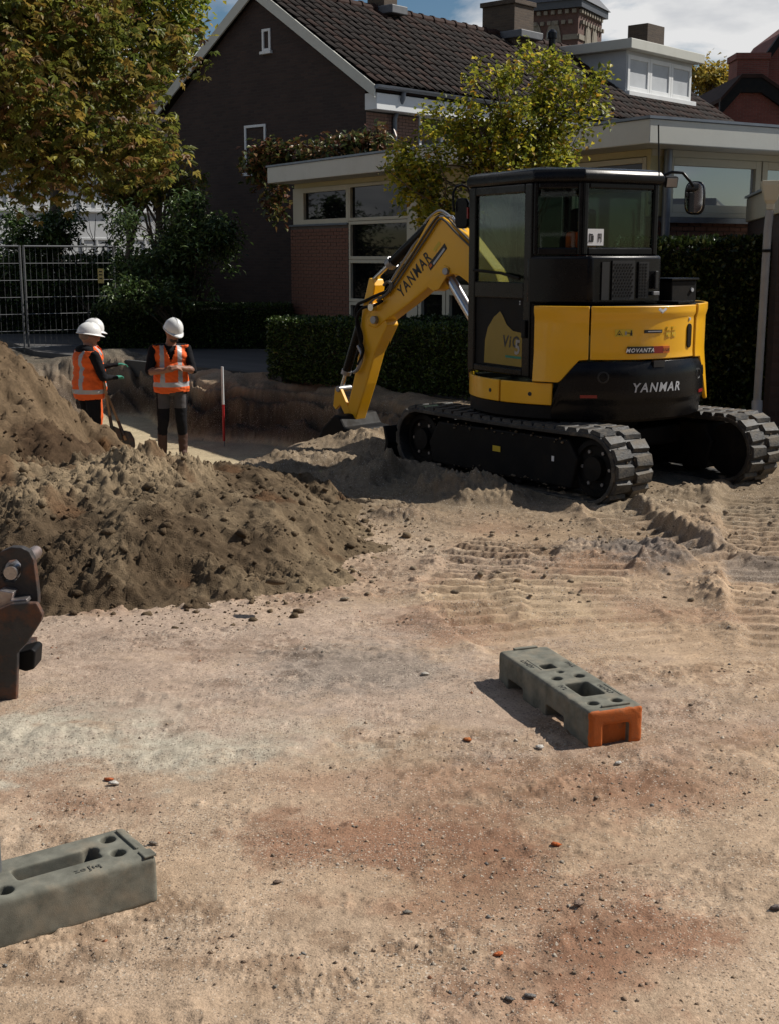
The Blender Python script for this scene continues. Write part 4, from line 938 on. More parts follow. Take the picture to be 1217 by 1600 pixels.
CH = [(.15, .165, .03), (.20, .165, .04), (.19, .105, .04), (.31, .21, .045), (.09, .115, .025), (.30, .27, .05)]
PCH = [.32, .20, .12, .10, .14, .12]
def E3(u, v, Y, rx, ry, rz):
    q = atY(u, v, Y); return (q.x, q.y, q.z, rx, ry, rz)
t1 = tree('chestnut_tree', 'broad chestnut tree with browning palmate leaves overhanging the fence', 'tree', (-6.9, 16.6, 0), (-6.4, 16.6, 3.4), .26,
     [E3(0, 60, 16, 1.75, 1.8, 1.4), E3(65, 150, 15.6, 1.45, 1.5, 1.25), E3(135, 195, 15.8, .80, 1.0, .68), E3(200, 200, 15.9, .38, .6, .42), E3(60, 225, 15.6, 1.4, 1.2, .55),
      E3(-130, 70, 16, 2.0, 1.8, 1.5), E3(90, 90, 16.2, .6, .9, .7), E3(160, 255, 15.9, .6, .7, .28), E3(245, 238, 15.9, .25, .4, .12)], 6500, 3, .118, .043, CH, PCH, .30, palm=True, droop=.55, shell=.5, nb=26)
YG = [(.27, .29, .04), (.18, .23, .03), (.38, .33, .045), (.12, .17, .025), (.40, .28, .04)]
tree('garden_tree', 'tall yellow-green tree rising behind the chestnut beside the gable', 'tree', (-8.6, 33.5, 0), (-8.3, 33.5, 6.5), .22,
     [E3(250, 40, 33.5, 1.5, 1.6, 1.7), E3(190, 90, 33.5, 2.2, 2, 1.9), E3(290, 85, 33.5, .75, .9, .9), E3(180, -40, 33.5, 2.4, 2, 2.0), E3(275, -10, 33.5, .9, 1.1, 1.0), E3(90, 60, 34, 2.2, 2, 2.4)], 3000, 6, .20, .11, YG, [.3, .25, .15, .2, .1], .4, shell=.3)
LO = [(.27, .285, .032), (.40, .38, .04), (.16, .19, .026), (.09, .12, .02), (.52, .43, .05), (.38, .22, .03)]
tree('young_tree', 'slender young tree with yellow-green leaves behind the digger cab', 'tree', (1.42, 14.6, 0), (1.32, 14.5, 2.6), .055,
     [E3(775, 160, 14.4, .55, .55, .42), E3(700, 215, 14.4, .42, .5, .40), E3(655, 265, 14.3, .32, .4, .30), E3(830, 130, 14.5, .42, .45, .32), E3(905, 135, 14.6, .24, .3, .22), E3(880, 195, 14.5, .42, .45, .30), E3(930, 160, 14.5, .15, .2, .16),
      E3(780, 240, 14.3, .6, .6, .35), E3(690, 290, 14.3, .38, .4, .24), E3(760, 120, 14.5, .28, .3, .18), E3(860, 240, 14.5, .42, .4, .22), E3(620, 240, 14.3, .13, .2, .10), E3(850, 100, 14.5, .2, .2, .10), E3(700, 330, 14.3, .3, .3, .2), E3(645, 300, 14.3, .28, .3, .22), E3(670, 345, 14.3, .22, .25, .16), E3(735, 320, 14.3, .3, .3, .22), E3(625, 255, 14.3, .18, .2, .15)], 1850, 7, .066, .046, LO, [.28, .24, .2, .12, .1, .06], .13, shell=.25, nb=40)
tree('far_tree', 'small yellowing tree beyond the roof dormer', 'tree', (atY(1105, 130, 62).x, 62, 0), (atY(1105, 130, 62).x, 62, 8), .2,
     [E3(1105, 130, 62, 1.1, 1.2, 1.0), E3(1130, 140, 62, .6, .7, .8)], 420, 6, .26, .16, [(.42, .30, .05), (.34, .26, .05), (.24, .22, .05)], [.45, .35, .2], .45, shell=.2)
SHR = [(.06, .10, .025), (.09, .14, .04), (.028, .048, .013), (.15, .20, .08)]
tree('garden_shrub', 'large spreading dark green shrub in front of the gable wall', 'shrub', (-3.9, 25.0, .08), (-3.7, 25, 1.6), .06,
     [E3(280, 375, 25, 1.15, .8, .62), E3(330, 385, 24.8, .55, .6, .42), E3(225, 365, 25, .75, .7, .55), E3(350, 360, 24.8, .3, .4, .22), E3(250, 430, 25, .9, .7, .4), E3(290, 330, 25, .55, .5, .3)], 1700, 7, .13, .045, SHR, [.35, .25, .25, .15], .22, 'shrubs and young trees beyond the fence', mat='leaf_gloss', shell=.35, nb=24)
tree('garden_shrub', 'dark shady shrub behind the mesh fence', 'shrub', (-6.6, 28.5, .08), (-6.6, 28.5, 1.2), .06,
     [E3(60, 375, 28.5, 1.4, .8, .7), E3(130, 360, 28.5, 1.2, .8, .6), E3(190, 420, 28.5, .9, .6, .9), E3(100, 440, 28.6, 1.6, .6, .55), E3(20, 330, 29, .8, .8, .7)], 2000, 7, .13, .06, SHR, [.35, .15, .45, .05], .22, 'shrubs and young trees beyond the fence', mat='leaf_gloss', shell=.2)
tree('garden_shrub', 'low leafy bush at the foot of the gable hedge', 'shrub', (-3.9, 23.9, .08), (-3.9, 23.9, .5), .03,
     [E3(240, 460, 23.9, .9, .4, .3), E3(190, 455, 23.9, .4, .4, .3), E3(285, 470, 23.9, .3, .3, .2)], 420, 7, .10, .05, SHR, [.3, .3, .2, .2], .16, 'shrubs and young trees beyond the fence', mat='leaf_gloss', shell=.2)
for (u, v0, lb) in ((205, 300, 'slim dark trunk of a small tree left of the gable'), (248, 300, 'slim dark trunk close to the gable edge')):
    p = atY(u, 520, 27.5)
    tree('small_tree', lb, 'tree', (p.x, 27.5, 0), (p.x + .1, 27.5, 3.6), .11, [E3(u, v0 - 15, 27.5, 1.0, .9, .45)], 420, 6, .13, .07, CH, PCH, .25)
# climber sprawling over the flat roof
CL = [(.14, .06, .03), (.10, .11, .03), (.20, .11, .04), (.06, .08, .022), (.20, .17, .06)]
cl = thing('climbing_plant', 'rust and green climber sprawling over the edge of the flat roof', 'climber', (-1.6, 24.0, 3.4))
ce = [E3(455, 245, 25, .5, .35, .30), E3(420, 240, 25, .4, .3, .28), E3(500, 235, 24.6, .4, .35, .20), E3(560, 225, 24.2, .55, .35, .22), E3(590, 215, 24.2, .25, .3, .25), E3(400, 262, 25.3, .3, .3, .32), E3(430, 310, 25.2, .25, .3, .45), E3(540, 232, 24.2, .5, .3, .15)]
ce = [(e[0] + 1.6, e[1] - 24.0, e[2] - 3.4) + e[3:] for e in ce]
foliage('leaves', cl, ell_points(330, ce, .2), 6, .15, .085, CL, [.27, .25, .18, .2, .1], .2, mat='leaf_gloss')
cm = MB()
for e in ce:
    for _ in range(5):
        a = Vector(e[:3]); b = a + Vector((random.uniform(-1, 1) * e[3], random.uniform(-1, 1) * e[4], random.uniform(.2, 1) * e[5])); cm.tube([(a.x * .8, a.y + .2, -.15), a.lerp(b, .5), b], [.015, .012, .005], 5)
obj('stems', cm, M['bark'], cl)

def hedge(label, p0, p1, depth, h, n, ln, wd, cols, p, z0=.0, cat='hedge'):
    p0, p1 = Vector(p0), Vector(p1); d = (p1 - p0); Ln = d.length; t = thing('hedge', label, cat, (p0.x, p0.y, z0), math.atan2(d.y, d.x))
    c = MB(); nx, nz = max(4, int(Ln / .18)), 6; r_ = random.Random(n)
    c.box(.06, Ln - .06, .06, depth - .06, .0, h - .07); obj('core', c, M['hedgecore'], t)
    areas = np.array([Ln * h, Ln * depth, depth * h, depth * h, Ln * h * .35]); k = rng.choice(5, n, p=areas / areas.sum()); a, b = rng.random(n), rng.random(n)
    x = np.select([k == 2, k == 3], [0 * a, Ln + 0 * a], a * Ln); y = np.select([k == 0, k == 1, k == 4], [0 * b, b * depth, depth + 0 * b], a * depth); z = np.where(k == 1, h, b * h)
    nr = np.array([(0, -1, .3), (0, 0, 1), (-1, 0, .3), (1, 0, .3), (0, 1, .3)])[k]
    bul = .05 * fbm(x * 1.7 + y, z * 1.7 + 5, 3, 501); base = np.stack([x, y, z], 1) + nr * (bul - .03 + .05 * (rng.random(n) ** 2))[:, None]
    dr = nr * .8 + unit(n); V, F, C = leaf_geo(base, dr, unit(n), ln * rng.uniform(.7, 1.3, n), wd, palette(n, cols, p, .3))
    link('foliage', np_mesh('foliage', V, F, M['leaf_gloss'], C), t); return t
HG = [(.036, .064, .013), (.058, .096, .02), (.018, .033, .008), (.10, .15, .033)]
hedge('long low clipped hedge in front of the extension windows', (-1.75, 18.55), (1.75, 15.35), .75, .86, 26000, .050, .030, HG, [.4, .3, .2, .1], .05)
hedge('second clipped hedge close under the glazed doors', (.25, 18.3), (2.3, 16.4), .6, .86, 8000, .050, .030, HG, [.3, .15, .5, .05], .08)
hedge('low dark hedge between the fence and the gable wall', (-5.6, 24.4), (-1.9, 24.2), .7, .80, 14000, .055, .035, HG, [.35, .3, .25, .1], .08)
hedge('tall dark leafy hedge between the digger and the garage', (2.55, 14.35), (4.3, 14.15), .7, 1.92, 15000, .075, .05, [(.022, .038, .009), (.045, .065, .016), (.013, .022, .006), (.13, .15, .055)], [.45, .25, .2, .1], .02)
hedge('scruffy green hedge end at the left beside the fence', (-9.6, 23.6), (-7.55, 24.4), .8, 1.15, 6000, .07, .045, HG, [.4, .3, .2, .1], .0)

hedge('tall shaded garden hedge beyond the mesh fence', (-10.5, 29.6), (-4.6, 30.2), .8, 1.75, 9000, .09, .06, HG, [.4, .2, .35, .05], .0)
# ------------------------------------------------------------------ mini excavator
XC, PSI, PSIT = Vector((1.62, 10.72, -.035)), R(120), R(128)
ex = thing('mini_excavator', 'yellow and black mini excavator on rubber tracks digging beside the trench', 'excavator', XC, PSI)
MX = Matrix.Translation(XC) @ Matrix.Rotation(PSI, 4, 'Z'); MXI = MX.inverted()
DT = Matrix.Rotation(PSIT - PSI, 4, 'Z')
# ---- tracks
RW, HLF, ZW = .235, 1.0, .29
def loop_pts(n, r):
    """points and tangents along the belt centre line, in track x,z"""
    Ls, Lc = 2 * HLF, math.pi * r; tot = 2 * (Ls + Lc); out_ = []
    for i in range(n):
        s = tot * i / n
        if s < Ls: p = (-HLF + s, ZW + r - .012 * math.sin(math.pi * s / Ls)); t = 0.0
        elif s < Ls + Lc: a = (s - Ls) / r; p = (HLF + r * math.sin(a), ZW + r * math.cos(a)); t = -a
        elif s < 2 * Ls + Lc: q = s - Ls - Lc; p = (HLF - q, ZW - r); t = -math.pi
        else: a = (s - 2 * Ls - Lc) / r; p = (-HLF - r * math.sin(a), ZW - r * math.cos(a)); t = -math.pi - a
        out_.append((p[0], p[1], t))
    return out_
lug = MB()   # rubber block: wide at the outer edge, tapering to the middle
lug.add([(-.046, .015, 0), (.046, .015, 0), (.056, .192, 0), (-.056, .192, 0), (-.030, .02, .027), (.030, .02, .027), (.040, .187, .027), (-.040, .187, .027)],
        [(3, 2, 1, 0), (4, 5, 6, 7), (0, 1, 5, 4), (1, 2, 6, 5), (2, 3, 7, 6), (3, 0, 4, 7)])
lugL = lug.mesh('lug', M['rubber'])
lugR = MB().add([(x_, -y_, z_) for x_, y_, z_ in lug.v], [f[::-1] for f in lug.f]).mesh('lug', M['rubber'])
for side in (1, -1):
    YC = .79 * side; TT_ = DT @ Matrix.Translation((0, YC, 0))
    pts = loop_pts(84, RW); b = MB(); ring = [(-.2, 0), (.2, 0), (.2, .034), (-.2, .034)]; vs = []
    for x_, z_, t in pts:
        nx_, nz_ = math.sin(-t) * 1, math.cos(t)
        for yy, h in ring: vs.append(TT_ @ Vector((x_ + nx_ * h, yy, z_ + nz_ * h)))
    n = len(pts); b.add(vs, [(i * 4 + k, i * 4 + (k + 1) % 4, ((i + 1) % n) * 4 + (k + 1) % 4, ((i + 1) % n) * 4 + k) for i in range(n) for k in range(4)])
    tr = obj('track', b, M['rubber'], ex, bevel=.006, smooth=True)
    lp = loop_pts(96, RW + .034)
    for i, (x_, z_, t) in enumerate(lp):
        o = bpy.data.objects.new('lug', lugL if i % 2 else lugR); col.objects.link(o); o.parent = tr
        o.matrix_local = TT_ @ Matrix.Translation((x_, 0, z_)) @ Matrix.Rotation(-t, 4, 'Y')
    fr = MB(); fr.extrude([TT_ @ Vector(p) for p in ((-.80, -.13, .11), (.82, -.13, .11), (.88, -.13, .28), (.76, -.13, .47), (-.76, -.13, .485), (-.86, -.13, .34))], TT_.to_3x3() @ Vector((0, .29, 0)))
    obj('track_frame', fr, M['blackmat'], ex, bevel=.015)
    for xw, r_, nm in ((-HLF, .215, 'sprocket'), (HLF, .21, 'idler')):
        RT = TT_ @ Matrix.Translation((xw, 0, ZW)) @ Matrix.Rotation(R(-90), 4, 'X')
        wl = obj(nm, MB().lathe([(r_, -.12), (r_, .12), (r_ * .82, .125), (r_ * .78, .10), (r_ * .45, .10), (r_ * .42, .15), (.0, .155)] if side > 0 else [(0, -.155), (r_ * .42, -.15), (r_ * .45, -.10), (r_ * .78, -.10), (r_ * .82, -.125), (r_, -.12), (r_, .12)], 28, T=RT), M['blackmat'], ex, smooth=True)
        for k in range(6):
            a = k * math.pi / 3; sgn = side
            obj('bolt', MB().lathe([(.014, 0), (.014, .016)], 6, T=RT @ Matrix.Translation((.135 * math.cos(a), .135 * math.sin(a), .098 if side > 0 else -.114))), M['greysteel'], wl)
    for k in range(4):
        RT = TT_ @ Matrix.Translation((-.6 + .4 * k, 0, .135)) @ Matrix.Rotation(R(90), 4, 'X')
        obj('roller', MB().lathe([(.06, -.14), (.075, -.11), (.075, .11), (.06, .14)], 16, T=RT), M['blackmat'], ex, smooth=True)
    if side > 0:
        obj('warning_sticker', MB().box(-.02, .07, .163, .166, .30, .345, TT_), M['warn'], ex)
        obj('frame_label', MB().box(-.62, -.595, .163, .166, .30, .34, TT_), M['white'], ex)
uc = MB(); uc.box(-.55, .55, -.62, .62, .30, .46, DT); obj('centre_frame', uc, M['blackmat'], ex, bevel=.03)
obj('swing_ring', MB().lathe([(.46, .44), (.46, .52), (.40, .53), (.40, .60)], 40), M['blackmat'], ex, smooth=True)
bl = MB(); prof = [(1.50, .02), (1.42, .10), (1.39, .22), (1.44, .36), (1.47, .36), (1.43, .22), (1.46, .10), (1.54, .02)]
bl.extrude([DT @ Vector((a, -.98, z)) for a, z in prof], DT.to_3x3() @ Vector((0, 1.96, 0))); obj('dozer_blade', bl, M['blackmat'], ex, bevel=.006)
for y_ in (-.3, .3):
    ba = MB(); ba.box(.5, 1.42, y_ - .05, y_ + .05, .20, .30, DT); obj('blade_arm', ba, M['blackmat'], ex, bevel=.01)

# ---- upper works, built on arcs round the swing centre (theta from straight ahead, 180 = tail)
def arc_panel(t0, t1, zb, zt, Rf, th=.03, n=26, nz=7):
    m = MB(); T_ = np.linspace(R(t0), R(t1), n); fz = lambda f, t: f(math.degrees(t)) if callable(f) else f
    vo, vi = [], []
    for t in T_:
        for k in range(nz):
            z = fz(zb, t) + (fz(zt, t) - fz(zb, t)) * k / (nz - 1); r_ = Rf(math.degrees(t), z) if callable(Rf) else Rf
            vo.append((r_ * math.cos(t), r_ * math.sin(t), z)); vi.append(((r_ - th) * math.cos(t), (r_ - th) * math.sin(t), z))
    q = n * nz; F = [(i * nz + k, (i + 1) * nz + k, (i + 1) * nz + k + 1, i * nz + k + 1) for i in range(n - 1) for k in range(nz - 1)]
    F += [tuple(a + q for a in f[::-1]) for f in F]
    ed = [(i * nz, (i + 1) * nz) for i in range(n - 1)] + [((n - 1) * nz + k, (n - 1) * nz + k + 1) for k in range(nz - 1)] + [((i + 1) * nz + nz - 1, i * nz + nz - 1) for i in range(n - 1)] + [(k + 1, k) for k in range(nz - 1)]
    F += [(b_, a_, a_ + q, b_ + q) for a_, b_ in ed]
    return m.add(vo + vi, F)
def lerp_pts(P):
    return lambda t: float(np.interp(t, [p[0] for p in P], [p[1] for p in P]))
RB = .955
obj('deck', MB().lathe([(.0, .575), (.90, .575), (.945, .60), (.945, .70), (.93, .705), (0, .705)], 72), M['blackmat'], ex, smooth=True)
# yellow skirt below the door: two pieces
zsk = .875
obj('side_skirt', arc_panel(98.5, 127.0, .705, zsk, lambda t, z: RB), M['yellow'], ex, bevel=.006, smooth=True)
sk2 = obj('front_skirt', arc_panel(38, 97.3, .705, zsk, lambda t, z: RB), M['yellow'], ex, bevel=.006, smooth=True)
for par, th_ in ((sk2, 91), (ex, 116)):
    a = R(th_); RT = Matrix.Translation((RB * math.cos(a), RB * math.sin(a), .785)) @ Matrix.Rotation(a, 4, 'Z') @ Matrix.Rotation(R(90), 4, 'Y')
    obj('lock', MB().lathe([(.016, -.01), (.016, .003), (0, .003)], 14, T=RT), M['ink'], par)
# counterweight with bulging profile
cwz = [(.60, .948), (.66, .962), (.735, .972), (.742, .985), (.80, .990), (.95, .985), (1.0, .975), (1.04, .955)]
cwR = lambda t, z: float(np.interp(z, [p[0] for p in cwz], [p[1] for p in cwz]))
cw = obj('counterweight', arc_panel(126.8, 216, .60, lerp_pts([(126.8, .70), (130, .86), (138, 1.035), (146, 1.045), (216, 1.045)]), cwR, .12, 50, 22), M['black'], ex, bevel=.008, smooth=True)
for t0, t1, z0, z1 in ((140, 147.5, .772, .795), (207.5, 213.5, .77, .795)):
    obj('reflector', arc_panel(t0, t1, z0, z1, lambda t, z: .994, .012, 8, 2), M['red'], cw)
for th_, z_ in ((150, .93), (207, .92)):
    a = R(th_); RT = Matrix.Translation((.985 * math.cos(a), .985 * math.sin(a), z_)) @ Matrix.Rotation(a, 4, 'Z') @ Matrix.Rotation(R(90), 4, 'Y')
    obj('lift_hole', MB().lathe([(.045, -.02), (.045, .004), (.036, .006), (.030, -.004), (0, -.005)], 20, T=RT), M['ink'], cw, smooth=True)
obj('notch', arc_panel(174, 180, 1.0, 1.047, lambda t, z: .982, .04, 6, 2), M['ink'], cw)
# yellow bodywork
hoodR = lambda t, z: RB + (.014 if z > 1.395 else 0.014 * max(0, (z - 1.375) / .02)) + (.006 * (1.1 - z) / .06 if z < 1.1 else 0)
obj('left_body_panel', arc_panel(117.5, 143.2, lerp_pts([(117.5, .885), (130.5, .885), (139, 1.055), (143.2, 1.06)]), 1.462, hoodR, .03, 20, 14), M['yellow'], ex, bevel=.005, smooth=True)
hood = obj('engine_hood', arc_panel(144.0, 203.5, 1.06, 1.462, hoodR, .03, 40, 20), M['yellow'], ex, bevel=.006, smooth=True)
obj('right_body_panel', arc_panel(204.3, 318, lerp_pts([(204.3, 1.055), (212, 1.05), (219, .70), (318, .70)]), 1.47, lambda t, z: hoodR(t, z) + .012, .03, 50, 16), M['yellow'], ex, bevel=.006, smooth=True)
tp_ = [(.93 * math.cos(R(t)), .93 * math.sin(R(t)), 1.425) for t in range(118, 319, 6)]
obj('deck_cover', MB().extrude(tp_ + [(.45, -.2, 1.425), (-.2, .4, 1.425)], (0, 0, .03)), M['blackmat'], ex)
obj('right_front_cover', arc_panel(300, 345, .705, 1.2, lambda t, z: RB - .02), M['yellow'], ex, smooth=True)
# writing bent round the tail
def arc_text(s, th_c, z0, size, rad, mat, parent, name, shear=.22, bold=.0, stretch=1.0):
    vs, fs, x0, x1 = text_mb(s, size, shear, bold); m = MB(); a0 = R(th_c) - stretch * (x0 + x1) / 2 / rad
    m.add([(rad * math.cos(a0 + stretch * x_ / rad), rad * math.sin(a0 + stretch * x_ / rad), z0 + y_) for x_, y_, _ in vs], fs)
    return obj(name, m, M[mat], parent)
arc_text('YANMAR', 176.5, .815, .098, .9955, 'silver', cw, 'lettering', .18, .0022, 1.0)
obj('black_label', arc_panel(161, 174.2, 1.105, 1.158, lambda t, z: RB + .012, .014, 10, 2), M['ink'], hood)
obj('red_label', arc_panel(174.2, 179.6, 1.105, 1.158, lambda t, z: RB + .012, .014, 10, 2), M['red'], hood)
obj('amber_label', arc_panel(179.6, 183.5, 1.105, 1.158, lambda t, z: RB + .012, .014, 6, 2), M['orange'], hood)
arc_text('MOVANTA', 167.3, 1.116, .043, RB + .0145, 'white', hood, 'lettering', .25, .0012)
arc_text('UUR', 181.4, 1.119, .032, RB + .0145, 'ink', hood, 'lettering', .25, .0006)
obj('warning_sticker', arc_panel(155, 163.5, 1.235, 1.29, lambda t, z: RB + .0045, .006, 8, 2), M['warn'], hood)
def arc_poly(pts, th_c, z0, rad, mat, parent, name):
    m = MB(); m.add([(rad * math.cos(R(th_c) + x_ / rad), rad * math.sin(R(th_c) + x_ / rad), z0 + y_) for x_, y_ in pts], [tuple(range(len(pts)))]); return obj(name, m, M[mat], parent)
tri = [(-.026, 0), (0, .043), (.026, 0), (.020, .004), (0, .036), (-.020, .004)]
arc_poly(tri + [(-.026, 0)], 157.0, 1.241, RB + .0075, 'ink', hood, 'pictogram')
arc_poly([(-.012, .004), (-.002, .020), (.006, .010), (.012, .004)], 157.0, 1.243, RB + .0075, 'ink', hood, 'pictogram')
arc_poly([(-.007, 0), (.007, 0), (.007, .028), (-.007, .028)], 160.0, 1.247, RB + .0075, 'greysteel', hood, 'pictogram')
arc_poly([(-.012, -.003), (.012, -.003), (.012, .003), (-.012, .003)], 161.2, 1.262, RB + .0075, 'ink', hood, 'pictogram')
arc_poly([(-.008, 0), (.008, 0), (.009, .022), (.004, .026), (.006, .038), (0, .042), (-.006, .038), (-.004, .026), (-.009, .022)], 162.6, 1.242, RB + .0075, 'ink', hood, 'pictogram')
obj('dealer_label', arc_panel(169.2, 179, 1.258, 1.283, lambda t, z: RB + .0045, .006, 8, 2), M['ink'], hood)
arc_poly([(-.054, 0), (.070, 0), (.070, .006), (-.054, .006)], 174.2, 1.268, RB + .0075, 'silver', hood, 'label_line')
for dt_, dz in ((181.5, .0), (185, .0), (181.5, -.045), (185, -.045)):
    obj('notice', arc_panel(dt_, dt_ + 2.6, 1.27 + dz, 1.305 + dz, lambda t, z: RB + .0045, .006, 4, 2), M['warn'], hood)
    arc_poly(tri[:3] if dz == 0 else [(-.01, 0), (.01, 0), (.008, .02), (-.008, .02)], dt_ + 1.3, 1.275 + dz, RB + .0075, 'yellow', hood, 'pictogram')
# chevron badge, handle, lock
for d_, m_ in ((0, 'silver'), (.016, 'white')):
    arc_poly([(-.042, .022), (-.026, .032), (0, .016), (.026, .032), (.042, .022), (0, -.006)], 178, 1.41 + d_ * .5, RB + .018 + d_ * .2, m_, hood, 'badge')
hd = MB(); a = R(198.5); RT = Matrix.Translation(((RB + .002) * math.cos(a), (RB + .002) * math.sin(a), 1.225)) @ Matrix.Rotation(a, 4, 'Z')
hd.extrude([RT @ Vector((-.01, .032 * math.cos(t) , .032 * math.sin(t) + (.062 if math.sin(t) >= 0 else -.062))) for t in np.linspace(0, 2 * math.pi, 20, endpoint=False)], RT.to_3x3() @ Vector((.018, 0, 0)))
obj('hood_handle', hd, M['black'], hood, bevel=.004)
obj('hood_lock', MB().lathe([(.012, -.01), (.012, .006), (0, .006)], 12, T=RT @ Matrix.Translation((0, 0, .13)) @ Matrix.Rotation(R(90), 4, 'Y')), M['silver'], hood)
# tool box on the right of the deck
tbx = MB(); TB = Matrix.Rotation(R(6), 4, 'Z'); tbx.box(-.60, -.36, -.66, -.36, 1.468, 1.64, TB)
tb = obj('battery_box', tbx, M['blackmat'], ex, bevel=.012)
obj('lid', MB().box(-.615, -.345, -.675, -.345, 1.642, 1.66, TB), M['black'], tb, bevel=.004)
obj('box_lock', MB().lathe([(.016, 0), (.016, .012)], 12, T=TB @ Matrix.Translation((-.600, -.60, 1.565)) @ Matrix.Rotation(R(-90), 4, 'Y')), M['silver'], tb)
obj('deck_plate', MB().extrude([(-.78, -.30, 1.463), (-.62, -.62, 1.463), (-.30, -.72, 1.463), (-.25, -.30, 1.463)], (0, 0, .02)), M['black'], ex, bevel=.004)

# ---- cab
PL = [(.66, .715), (-.25, .735), (-.52, .47), (-.535, -.265), (.62, -.265), (.72, .22)]      # plan corners: FL, door rear, rear-left, RR, FR, nose
ZD, ZRF = .89, 2.40
def slab(p, q, z0, z1, t=.02, inset=0.0):
    p, q = Vector(p), Vector(q); d = (q - p).normalized(); nn = Vector((-d.y, d.x))
    a = p + d * 0 + nn * inset; b = q + nn * inset; m = MB()
    return m.extrude([(a.x, a.y, z0), (b.x, b.y, z0), (b.x, b.y, z1), (a.x, a.y, z1)], (nn.x * t, nn.y * t, 0))
def bar_frame(p, q, z0, z1, w_, t=.045, inset=-.01, parent=ex, name='frame', mat='black', top=None, bottom=None):
    p, q = Vector(p), Vector(q); d = (q - p).normalized(); Ln = (q - p).length; nn = Vector((-d.y, d.x)); m = MB(); top = top or w_; bottom = bottom or w_
    F_ = lambda a, z, o: (p.x + d.x * a + nn.x * (inset + o), p.y + d.y * a + nn.y * (inset + o), z)
    m.pbox(F_, 0, w_, z0, z1, 0, t).pbox(F_, Ln - w_, Ln, z0, z1, 0, t).pbox(F_, w_, Ln - w_, z0, z0 + bottom, 0, t).pbox(F_, w_, Ln - w_, z1 - top, z1, 0, t)
    return obj(name, m, M[mat], parent, bevel=.012), F_, Ln
cx_ = sum(p[0] for p in PL) / 6; cy_ = sum(p[1] for p in PL) / 6
def grow(s): return [((p[0] - cx_) * s + cx_, (p[1] - cy_) * s + cy_) for p in PL]
roofm = MB(); lay = [(1.02, 2.385), (1.055, 2.40), (1.06, 2.445), (1.02, 2.485), (.90, 2.50), (.45, 2.508)]; vs = []
for s, z in lay: vs += [(p[0], p[1], z) for p in grow(s)]
F = [(i * 6 + k, i * 6 + (k + 1) % 6, (i + 1) * 6 + (k + 1) % 6, (i + 1) * 6 + k) for i in range(5) for k in range(6)] + [tuple(range(6))[::-1], tuple(range(30, 36))]
F = [f[::-1] for f in F]
cabroof = obj('cab_roof', roofm.add(vs, F), M['black'], ex, bevel=.022, smooth=True, seg=3)
obj('roof_hatch', MB().box(.0, .45, .05, .45, 2.507, 2.53), M['black'], cabroof, bevel=.01)
obj('cab_floor', MB().extrude([(p[0], p[1], .705) for p in grow(.97)], (0, 0, .10)), M['blackmat'], ex)
# outward side of each wall is to the right of travel p->q when walking clockwise; use travel so that nn points inward
def wall_dir(i): return PL[i], PL[(i + 1) % 6]
# door
DP0, DP1 = Vector(PL[1]), Vector(PL[0])
df, Fd, Ld = bar_frame(PL[0], PL[1], ZD, 2.385, .10, .05, -.018, ex, 'door', 'black', .07, .06)
Fd_out = lambda a, z, o: Fd(a, z, -o)
mid = MB(); mid.pbox(Fd, .10, Ld - .10, 1.50, 1.63, 0.002, .048); obj('door_rail', mid, M['black'], df, bevel=.01)
obj('door_window', MB().pbox(Fd, .10, Ld - .10, 1.63, 2.315, .02, .026), M['glass'], df)
# lower half of the door: dark panel with a yellow glazed field
lowp = MB(); lowp.pbox(Fd, .10, Ld - .10, ZD + .06, 1.50, .02, .046); obj('door_panel', lowp, M['blackmat'], df)
yd = [(.24, .965), (.79, .965), (.79, 1.235), (.66, 1.245), (.57, 1.29), (.51, 1.36), (.47, 1.395), (.38, 1.345), (.29, 1.255), (.25, 1.15)]
m = MB(); m.add([Fd(a, z, .016) for a, z in yd], [tuple(range(len(yd)))]); obj('yellow_field', m, pm('door_yellow', (.23, .155, .012), .25, var=.05, bump=0), df)
def flat_text(s, F_, a0, z0, size, o, mat, parent, shear=.2, bold=0.0, flip=1):
    vs, fs, x0, x1 = text_mb(s, size, shear, bold); m = MB(); m.add([F_(a0 + (x_ - x0) * flip, z0 + y_, o) for x_, y_, _ in vs], fs); return obj('lettering', m, M[mat], parent)
flat_text('ViO', Fd, .52, 1.115, .13, .0145, 'ink', df, .15, .003)
flat_text('5', Fd, .69, 1.065, .16, .013, 'greysteel', df, .1, .004)
m = MB(); m.pbox(Fd, .56, .78, 1.028, 1.046, .0135, .0145); obj('green_stripe', m, M['glove'], df)
hm = MB(); hm.tube([Fd(.12, 1.72, -.02), Fd(.5, 1.70, -.0), Fd(Ld - .12, 1.66, -.02)], .012, 8); obj('grab_bar', hm, M['blackmat'], df)
obj('door_latch', MB().pbox(Fd, Ld - .085, Ld - .03, 1.20, 1.34, -.022, -.001), M['blackmat'], df, bevel=.008)
for z_ in (1.475, 1.455): obj('bolt', MB().pbox(Fd, Ld - .14, Ld - .13, z_, z_ + .012, -.004, .003), M['silver'], df)
